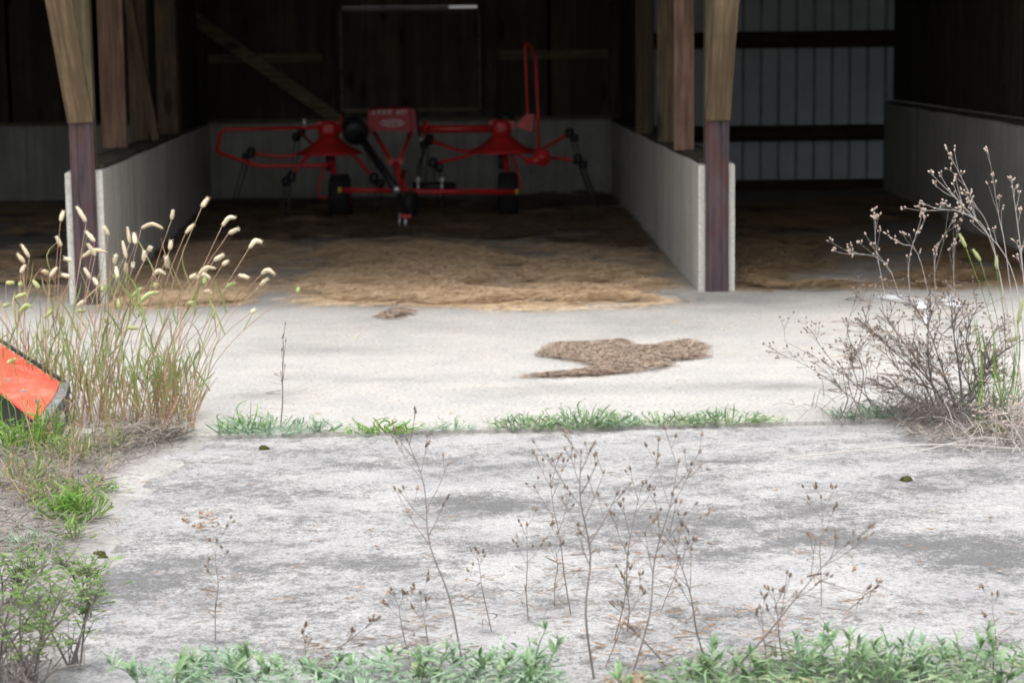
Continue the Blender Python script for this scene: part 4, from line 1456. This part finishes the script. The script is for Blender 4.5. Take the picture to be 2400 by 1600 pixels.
def leafy_weed(root, hgt, nst, label, big=14, spread=.12, mat='green', leafL=(.04, .075), group='leafy weeds along the bottom edge', small=1.0):
    root = Vector(root)
    par = empty('leafy_weed', root, label, 'weed', group)
    sm, fm = MB(), MB()
    spots = []
    for _ in range(nst):
        a = rnd(0, 2 * math.pi)
        b = root + Vector((math.cos(a), math.sin(a) * .5, 0)) * spread * rnd(.1, .8)
        tp = b + Vector((math.cos(a) * spread * rnd(.1, .7), math.sin(a) * spread * rnd(.1, .5), hgt * rnd(.55, 1.05)))
        st = bezier([b, b.lerp(tp, .5) + Vector((rnd(-.01, .01), rnd(-.01, .01), .01)), tp], 4)
        sm.tube(st, [.0028, .0026, .0025, .0023, .0021, .002, .0018, .0016, .0014][:len(st)], 5)
        nl = int(11 * small)
        for q in range(nl):
            i = random.randint(1, len(st) - 1)
            an = rnd(0, 2 * math.pi)
            el = rnd(.15, .9)
            spots.append((st[i], an, el, rnd(*leafL) * .95 * (1.15 - .5 * i / len(st))))
        for q in range(3):
            spots.append((tp, rnd(0, 2 * math.pi), rnd(.7, 1.3), rnd(*leafL) * .7))
    random.shuffle(spots)
    for k_, (p, an, el, L) in enumerate(spots):
        rot = Euler((el, 0, an), 'XYZ')
        if k_ < big:
            o = bpy.data.objects.new('leaf', LEAVES[random.randrange(4)])
            C.objects.link(o)
            o.parent = par
            o.location = p - BASE[par]
            o.rotation_euler = rot
            o.scale = (L * 1.25, L * 1.25, L * 1.25)
        else:
            mt = rot.to_matrix()
            n = 4
            pp = [p + mt @ Vector((0, L * i / n, L * (.10 * math.sin(math.pi * i / n) - .15 * (i / n) ** 2))) for i in range(n + 1)]
            fm.ribbon(pp, [L * .22 * math.sin(math.pi * min(1, (i / n) ** .8 * .92 + .08)) + .001 for i in range(n + 1)], mt @ Vector((1, 0, 0)), .15)
    sm.build('stem', M[mat], par, kind='stuff')
    fm.build('foliage', M[mat], par, kind='stuff')


BW = [(350, 1610, .10, 3), (455, 1615, .10, 3), (520, 1600, .17, 5), (590, 1605, .14, 4), (690, 1600, .12, 4), (770, 1605, .10, 4), (850, 1610, .10, 4), (930, 1600, .13, 4), (985, 1600, .15, 5),
      (1075, 1605, .15, 5), (1150, 1600, .16, 5), (1225, 1600, .20, 5), (1290, 1620, .07, 3), (1500, 1625, .08, 3), (1590, 1612, .13, 4), (1680, 1610, .14, 4), (1770, 1612, .11, 4),
      (1850, 1605, .14, 5), (1930, 1600, .21, 6), (2000, 1600, .20, 6), (2080, 1605, .17, 5), (2170, 1600, .20, 6), (2260, 1602, .17, 5), (2340, 1600, .20, 6), (2400, 1600, .17, 5)]
for k_, (px, py, h_, ns) in enumerate(BW):
    n_ = len(BW)
    lab = (f'{ORD[k_]} leafy green weed from the left along the bottom edge' if k_ < 13 else f'{ORD[n_ - 1 - k_]} leafy green weed from the right along the bottom edge')
    leafy_weed(g(px, py), h_ * .72, max(2, ns - 2), lab, 9, .12, 'green' if k_ % 3 else 'bluegreen')

def ground_cover(name, poly, n, label, mat, hz, wd, ln):
    P = pgon(poly)
    x0, y0 = P.min(0)
    x1, y1 = P.max(0)
    m = MB()
    cnt = 0
    while cnt < n:
        x, y = rnd(x0, x1), rnd(y0, y1)
        if not inside(P, np.array([x]), np.array([y]))[0] or fbm(np.array([x * 5.]), np.array([y * 5.]), 123)[0] < rnd(.25, .62):
            continue
        cnt += 1
        z = hz * random.random() * (.4 + 1.0 * fbm(np.array([x * 4.]), np.array([y * 4.]), 55)[0])
        a = rnd(0, 2 * math.pi)
        L = rnd(*ln)
        p = Vector((x, y, z))
        blade(m, p, p + Vector((math.cos(a), math.sin(a), rnd(-.1, 1.1))).normalized() * L, rnd(*wd), rnd(0, .2))
    o = m.build(name, mat)
    return tag(o, label, 'weeds', None, 'stuff')


ground_cover('ground_cover', [(430, 1545), (520, 1510), (640, 1545), (860, 1535), (960, 1520), (1100, 1510), (1240, 1510), (1290, 1560), (1290, 1700), (330, 1700), (330, 1560)], 1500, 'pale green low growth filling the bottom edge left of centre', M['bluegreen'], .06, (.006, .011), (.02, .05))
ground_cover('ground_cover', [(1480, 1570), (1600, 1535), (1760, 1530), (1900, 1490), (2050, 1500), (2200, 1510), (2420, 1510), (2420, 1700), (1450, 1700)], 1900, 'pale green low growth filling the bottom edge right of centre', M['green'], .06, (.005, .010), (.02, .05))
ground_cover('ground_cover', [(1290, 1590), (1490, 1580), (1480, 1700), (1290, 1700)], 250, 'thin brownish green growth between the two green strips', M['fox_leaf'], .05, (.004, .008), (.02, .05))

# ---- left verge: dead litter, grasses, low shrub
def litter_field(name, poly, n, label, mat, ln=(.06, .25), wd=(.003, .006), zmax=.05, seed=5, cat='litter', lift=.35):
    P = pgon(poly)
    x0, y0 = P.min(0)
    x1, y1 = P.max(0)
    m = MB()
    cnt = 0
    while cnt < n:
        x, y = rnd(x0, x1), rnd(y0, y1)
        if not inside(P, np.array([x]), np.array([y]))[0]:
            continue
        cnt += 1
        a = rnd(0, 2 * math.pi)
        L = rnd(*ln)
        z = rnd(-.02, zmax) * random.random() + .005
        d = Vector((math.cos(a), math.sin(a), rnd(-.1, lift))) * L
        blade(m, (x, y, z), Vector((x, y, z)) + d, rnd(*wd), rnd(0, .15))
    o = m.build(name, mat)
    return tag(o, label, cat, None, 'stuff')


litter_field('dead_grass', [(-60, 1010), (300, 1000), (430, 1000), (400, 1030), (300, 1065), (240, 1110), (215, 1180), (170, 1260), (-60, 1290)], 2600, 'dead grey brown grass thatch on the verge left of the slab', M['litter'], (.05, .20), (.0025, .0045), zmax=.06)
litter_field('dead_grass', [(230, 1000), (330, 985), (420, 992), (440, 1008), (380, 1020), (270, 1040)], 750, 'dark matted mound of dead grass below the foxtails', M['litter'], (.03, .12), zmax=.12)
litter_field('dead_grass', [(-60, 1280), (190, 1250), (160, 1400), (120, 1568), (-60, 1568)], 420, 'thin dead stems scattered over the soil at lower left', M['litter'], (.03, .14), zmax=.03)
litter_field('dead_leaves', [(415, 1185), (470, 1180), (505, 1210), (450, 1216), (420, 1205)], 26, 'few dead brown leaves lying on the left of the slab', M['brownleaf'], (.010, .026), (.007, .013), .006, lift=.35)
litter_field('dead_leaves', [(1250, 1400), (1800, 1380), (1900, 1520), (1300, 1530)], 90, 'scattered brown crumbs of leaf around the feet of the stalks', M['brownleaf'], (.008, .02), (.004, .009), .006, lift=.3)
litter_field('dead_leaves', [(250, 1080), (2352, 1060), (2352, 1540), (150, 1540)], 130, 'tiny brown leaf crumbs strewn all over the near slab', M['brownleaf'], (.008, .022), (.004, .009), .004, lift=.2)
litter_field('dead_leaves', [(500, 760), (1900, 720), (2000, 940), (450, 960)], 60, 'tiny straw crumbs strewn over the pale apron', M['straw'], (.015, .05), (.004, .008), .004, lift=.1)

VG = 'grasses on the left verge'
tuft('green_grass', g(175, 1215), 140, .22, .11, 'bright green broad bladed grass in front of the dead thatch', M['grass'], (.008, .014), 'grass', VG)
tuft('green_grass', g(180, 1260), 30, .15, .05, 'small lower green grass sprig beside the mossy clods', M['grass'], (.006, .011), 'grass', VG)
tuft('green_grass', g(120, 1180), 110, .22, .13, 'yellowish green grass left of the bright verge grass', M['verge_leaf'], (.005, .010), 'grass', VG)
tuft('green_grass', g(45, 1065), 150, .40, .18, 'dark green grass in front of the orange implement', M['grass'], (.008, .013), 'grass', VG)
tuft('green_grass', g(110, 1055), 120, .36, .14, 'reddish green grass at the right corner of the orange implement', M['verge_leaf'], (.005, .010), 'grass', VG)
tuft('green_grass', g(165, 1090), 90, .26, .12, 'yellow green and pink grass between the implement and the dead mound', M['verge_leaf'], (.005, .010), 'grass', VG)
tuft('green_grass', g(235, 1060), 90, .24, .12, 'pinkish stemmed grass growing out of the dead mound', M['verge_leaf'], (.005, .009), 'grass', VG)
tuft('green_grass', g(60, 1140), 130, .24, .14, 'sparse dull grass on the thatch below the orange implement', M['verge_leaf'], (.004, .009), 'grass', VG)
tuft('green_grass', g(230, 1150), 40, .13, .10, 'short yellow green leaves beside the bright verge grass', M['grass'], (.007, .012), 'grass', VG)
tuft('green_grass', g(60, 1290), 60, .12, .16, 'bluish low weed mat on the soil at left', M['bluegreen'], (.004, .008), 'weed', VG)
for k_, (px, py, tx, ty, lb) in enumerate([(150, 1200, 170, 1010, 'tall reddish stem rising through the bright verge grass'), (90, 1120, 60, 950, 'reddish bent stem in front of the orange implement'),
                                           (180, 1210, 260, 1080, 'dry straw stem leaning right out of the verge grass'), (60, 1180, -10, 1060, 'grey dead stem leaning left across the verge')]):
    R_ = g(px, py)
    dry_stalk('dry_stalk', R_, at(tx, ty, R_.y), lb, 'dry stalk', None, M['fox_stem'], M['fox_leaf'], .004, 5, .4, .02, .003, .3, twig=False, leaves=10)


def low_shrub(root, hgt, label, nst, spread, woody=True):
    root = Vector(root)
    par = empty('low_shrub', root, label, 'shrub', 'low shrubby weeds at lower left')
    sm, fm = MB(), MB()
    for _ in range(nst):
        a = rnd(0, 2 * math.pi)
        tp = root + Vector((math.cos(a) * spread, math.sin(a) * spread * .5, hgt * rnd(.55, 1.05)))
        st = bezier([root + Vector((rnd(-.04, .04), rnd(-.03, .03), 0)), root.lerp(tp, .5) + Vector((rnd(-.03, .03), 0, .05)), tp], 5)
        sm.tube(st, [.0042 * (1 - .7 * i / len(st)) for i in range(len(st))], 5)
        for i in range(2, len(st)):
            for _ in range(2):
                d = Vector((rnd(-1, 1), rnd(-.7, .7), rnd(.1, .9))).normalized() * rnd(.04, .10)
                e = st[i] + d
                sm.tube([st[i], e], [.0018, .0010], 4, False)
                for _ in range(2):
                    q = st[i].lerp(e, rnd(.2, 1.05))
                    dd = Vector((rnd(-1, 1), rnd(-1, 1), rnd(-.3, 1))).normalized() * rnd(.012, .026)
                    blade(fm, q, q + dd, rnd(.005, .009), .1)
    for _ in range(40 if woody else 10):             # dead lower twigs
        a = rnd(0, 2 * math.pi)
        e = root + Vector((math.cos(a) * spread * rnd(.1, .6), math.sin(a) * spread * .3, hgt * rnd(.05, .45)))
        sm.tube([root + Vector((rnd(-.06, .06), rnd(-.04, .04), 0)), e], [.0022, .001], 4, False)
    sm.build('stem', M['drystem'], par, kind='stuff')
    fm.build('foliage', M['shrub'], par, kind='stuff')


low_shrub(g(60, 1610), .34, 'twiggy green shrub in the lower left corner', 6, .17)
low_shrub(g(-10, 1590), .34, 'dense dark twigged shrub cut by the left edge at the bottom', 4, .14)
low_shrub(g(165, 1560), .30, 'spindly reddish stemmed sapling right of the corner shrub', 4, .10, False)
low_shrub(g(185, 1420), .16, 'small green sprig on the soil above the sapling', 3, .05, False)
low_shrub(g(35, 1420), .15, 'low green shrublet at the left edge above the corner shrub', 5, .10, False)

# ---- right: dry bush, pale stalks, green blades
def dry_bush(root, label, tips, ntw, stem_m, bud_m, thick, spread_tw, leafn, fuzz):
    root = Vector(root)
    par = empty('dry_bush', root, label, 'bush', 'dry bushes at the right')
    tw, lf = MB(), MB()
    for (tx, ty) in tips:
        Yt = root.y + rnd(-.30, .30)
        tp = at(tx, ty, Yt)
        b = root + Vector((rnd(-.07, .07), rnd(-.06, .06), 0))
        st = bezier([b, b.lerp(tp, .35) + Vector((rnd(-.05, .05), rnd(-.05, .05), .03)), b.lerp(tp, .7) + Vector((rnd(-.05, .05), rnd(-.05, .05), .02)), tp], 4)
        n = len(st) - 1
        sm = MB().tube(st, [thick * (1 - .7 * i / n) for i in range(n + 1)], 5)
        sm.build('stem', stem_m, par)
        for _ in range(ntw):
            i = random.randint(n // 3, n)
            d = (st[i] - st[max(0, i - 1)]).normalized() + Vector((rnd(-1, 1), rnd(-1, 1), rnd(-.5, .8))) * spread_tw
            L = rnd(.05, .17)
            e = st[i] + d.normalized() * L
            md = st[i].lerp(e, .5) + Vector((rnd(-.015, .015), rnd(-.015, .015), rnd(-.005, .02)))
            tw.tube([st[i], md, e], [thick * .33, thick * .28, thick * .2], 4, False)
            bud(lf, e, e - md, rnd(.010, .018), rnd(.0035, .006))
            for _ in range(2):
                d2 = (e - md).normalized() + Vector((rnd(-1, 1), rnd(-1, 1), rnd(-.4, .8))) * .8
                e2 = md + d2.normalized() * L * rnd(.3, .6)
                tw.tube([md, e2], [thick * .25, thick * .15], 4, False)
                bud(lf, e2, e2 - md, rnd(.008, .015), rnd(.003, .005))
            for _ in range(leafn):
                p = st[i].lerp(e, random.random())
                dd = Vector((rnd(-1, 1), rnd(-1, 1), rnd(-1, .5))).normalized() * rnd(.010, .028)
                blade(lf, p, p + dd, rnd(.003, .007), .25)
    for _ in range(fuzz):                            # the tangle at the foot
        a = rnd(0, 2 * math.pi)
        q = root + Vector((rnd(-.30, .30), rnd(-.25, .25), rnd(0, .16) * random.random()))
        e = q + Vector((rnd(-.12, .12), rnd(-.1, .1), rnd(-.02, .10)))
        e.z = max(e.z, .004)
        tw.tube([q, q.lerp(e, .5) + Vector((0, 0, .012)), e], [.0016, .0014, .001], 4, False)
    tw.build('twigs', stem_m, par, kind='stuff')
    lf.build('buds', bud_m, par, kind='stuff')
    return par


dry_bush(g(2235, 985), 'tangled grey dry bush on the right end of the joint', [(2010, 745), (2060, 720), (2090, 790), (2130, 700), (2180, 720), (2230, 700), (2150, 830), (2290, 720), (2340, 760), (2100, 860), (2060, 900), (2390, 800), (2260, 830), (2330, 880)], 15, M['drystem'], M['bud'], .0062, .9, 3, 900)
dry_bush(g(2005, 985), 'single upright dry plant left of the tangled bush', [(2006, 700), (1975, 790), (2040, 800), (1960, 900)], 11, M['drystem'], M['bud'], .0030, .7, 2, 40)
dry_bush(g(2080, 975), 'sparse dry branch reaching left from the tangled bush', [(1840, 800), (1830, 830), (1900, 770), (1990, 830)], 6, M['drystem'], M['bud'], .0026, .7, 1, 30)
dry_bush(g(2390, 1060), 'pale budded twigs over the dark roots at the right edge', [(2310, 955), (2350, 940), (2400, 960), (2330, 990)], 9, M['palestem'], M['palebud'], .0028, .7, 1, 100)
PS = [((2425, 1010), [(2398, 640), (2372, 430)], 'tall pale dry stalk at the right edge topped with buds', 8, .0055, .7),
      ((2418, 1005), [(2380, 660), (2290, 520), (2187, 412)], 'pale dry branch arching up left from the right edge', 11, .0046, .9),
      ((2405, 1000), [(2360, 610), (2340, 500), (2318, 362)], 'slim pale stalk whose tip reaches highest at right', 6, .0034, .5),
      ((2400, 990), [(2330, 580), (2280, 470), (2232, 375)], 'pale stalk leaning left before the concrete wall with buds at its tip', 6, .0034, .6),
      ((2410, 1000), [(2330, 590), (2260, 500), (2172, 494)], 'pale branch bending flat to the left over the dark straw', 9, .0034, .7),
      ((2190, 985), [(2130, 660), (2160, 505)], 'slim pale stalk rising left of the arching branches', 6, .0028, .5),
      ((2240, 985), [(2190, 640), (2232, 515)], 'pale stalk with a forked bud tip in the middle of the right group', 7, .0028, .6),
      ((2255, 985), [(2235, 640), (2242, 545)], 'short pale stalk beside the forked one', 5, .0028, .5),
      ((2230, 980), [(2160, 620), (2110, 570)], 'pale stalk leaning left to a single bud above the bare floor', 5, .0028, .5),
      ((2150, 985), [(2090, 640), (1960, 590)], 'pale stalk bent far left with clustered buds', 9, .0028, .7),
      ((2140, 985), [(2060, 620), (2052, 515)], 'leftmost upright pale stalk of the right group', 7, .0026, .6)]
for (rp, pts, lab, nb, th, sp) in PS:
    root = g(*rp)
    par = empty('pale_stalk', root, lab, 'dry stalk', 'pale dry stalks at the right')
    sm, bm = MB(), MB()
    Y0 = root.y
    P3 = [root] + [at(x, y, Y0 + rnd(-.06, .06)) for x, y in pts]
    st = bezier(P3, 6)
    n = len(st) - 1
    th *= .72
    sm.tube(st, [th * (1 - .72 * i / n) for i in range(n + 1)], 5)
    end = (st[-1] - st[-3]).normalized()
    for q in range(4):
        e = st[-1] + (end + Vector((rnd(-.8, .8), rnd(-.5, .5), rnd(-.3, .8)))).normalized() * rnd(.008, .03)
        sm.tube([st[-1], e], [th * .25, th * .2], 4, False)
        bud(bm, e, e - st[-1], .015, .0052)
    for q in range(nb):
        u = rnd(.5, .97)
        i = min(n - 1, int(u * n))
        d = (st[i + 1] - st[i]).normalized()
        d = d + Vector((rnd(-.6, .6), rnd(-.5, .5), rnd(-.1, .7))) * sp
        L = rnd(.04, .17) * (1.3 - u * .6)
        e = st[i] + d.normalized() * L
        md = st[i].lerp(e, .5) + Vector((0, 0, -.006))
        sm.tube([st[i], md, e], [th * .34, th * .28, th * .22], 4, False)
        for _ in range(random.randint(2, 4)):
            e2 = e + (d.normalized() + Vector((rnd(-1, 1), rnd(-.6, .6), rnd(-.5, .9)))).normalized() * rnd(.006, .028)
            sm.tube([e, e2], [th * .2, th * .16], 4, False)
            bud(bm, e2, e2 - e, rnd(.010, .016), rnd(.0036, .0054))
    sm.build('stem', M['palestem'], par)
    bm.build('buds', M['palebud'], par, kind='stuff')

gf = empty('foxtail_grass', g(2345, 985), 'green foxtail grass with upright heads growing through the dry bush', 'grass')
gl = MB()
for bx, by, tx, ty in ((2264, 580, 2248, 547), (2298, 612, 2280, 584), (2336, 630, 2335, 600), (2385, 760, 2398, 700), (2360, 800, 2390, 790)):
    root = g(2345 + rnd(-30, 30), 985)
    B_, T_ = at(bx, by, root.y), at(tx, ty, root.y)
    st = bezier([root, root.lerp(B_, .5) + Vector((.03, 0, .05)), B_], 5)
    MB().tube(st, .0018, 5).build('stem', M['grass'], gf, True)
    seed_head(bezier([B_, B_.lerp(T_, .5), T_], 5), .0085, gf, M['fox_green'])
for _ in range(34):
    r = g(2340 + rnd(-70, 70), 990 + rnd(-20, 10))
    blade(gl, r, r + Vector((rnd(-.16, .12), rnd(-.1, .1), rnd(.12, .55))), rnd(.007, .013), rnd(0, .12))
gl.build('foliage', M['grass'], gf, kind='stuff')
litter_field('dead_grass', [(2050, 985), (2400, 975), (2420, 1035), (2150, 1030)], 700, 'brown litter and dead twigs under the dry bush at right', M['litter'], (.03, .13), (.003, .006), .05)
for k_, (r, tp, lb) in enumerate([((2400, 1052), (1850, 1072), 'long fallen grey stem lying below the dry bush'), ((2400, 1035), (2150, 1058), 'short fallen stem parallel to the long one below the dry bush')]):
    a_, b_ = g(*r, .02), g(*tp, .01)
    m = MB().tube(bezier([a_, a_.lerp(b_, .4) + Vector((0, .03, .03)), b_], 8), .0035, 5)
    tag(m.build('fallen_stem', M['palestem']), lb, 'stem')

# ------------------------------------------------------------------ small things on the slabs
def clod(px, py, rx, hz, label):
    c = g(px, py)
    m = MB()
    n, rings = 14, 5
    vs, fs = [], []
    for i in range(rings):
        q = i / (rings - 1)
        for k_ in range(n):
            a = 2 * math.pi * k_ / n
            rr = rx * math.cos(q * math.pi / 2 * .96) * (1 + .22 * math.sin(3 * a + px) + rnd(-.20, .20))
            vs.append(c + Vector((math.cos(a) * rr, math.sin(a) * rr * .8, hz * math.sin(q * math.pi / 2) * (1 + rnd(-.1, .1)) - .014)))
    for i in range(rings - 1):
        for k_ in range(n):
            k2 = (k_ + 1) % n
            fs.append((i * n + k_, i * n + k2, (i + 1) * n + k2, (i + 1) * n + k_))
    fs.append(tuple((rings - 1) * n + k_ for k_ in range(n)))
    m.add(vs, fs)
    tag(m.build('moss_clod', M['moss'], None, True), label, 'moss', 'mossy clods on the slab')


clod(617, 1047, .024, .022, 'dark moss clod just below the left joint tuft')
clod(232, 1294, .027, .020, 'upper of two dark moss clods at the left slab edge')
clod(240, 1302, .022, .020, 'lower of two dark moss clods at the left slab edge')
clod(2124, 1120, .026, .023, 'olive moss clod on the stained slab at right')
clod(2330, 1010, .10, .05, 'broad mossy lump under the dry bush at the right edge')


def scrap(polys, label):
    par = empty('plastic_sheet', g(2110, 725), label, 'plastic sheet')
    for p in polys:
        pts = [g(x, y, .006) for x, y in p]
        c = sum(pts, Vector()) / len(pts)
        n = len(pts)
        vs, fs = [], []
        for q, z in ((1, .003), (.9, .02), (.5, .022), (.0, .028)):
            for u in pts:
                vs.append(c.lerp(u, q) + Vector((0, 0, z + rnd(0, .012) * (q < 1))))
        for r_ in range(3):
            for k_ in range(n):
                k2 = (k_ + 1) % n
                fs.append((r_ * n + k_, r_ * n + k2, (r_ + 1) * n + k2, (r_ + 1) * n + k_))
        MB().add(vs, fs).build('torn_piece', M['plastic'], par, True)


scrap([[(2055, 698), (2110, 696), (2150, 702), (2168, 715), (2172, 724), (2150, 727), (2135, 714), (2100, 706)], [(2200, 702), (2240, 698), (2265, 715), (2245, 722), (2215, 716)], [(2165, 738), (2182, 736), (2180, 754), (2166, 760)]],
      'torn white plastic scraps on the apron behind the dry bush')
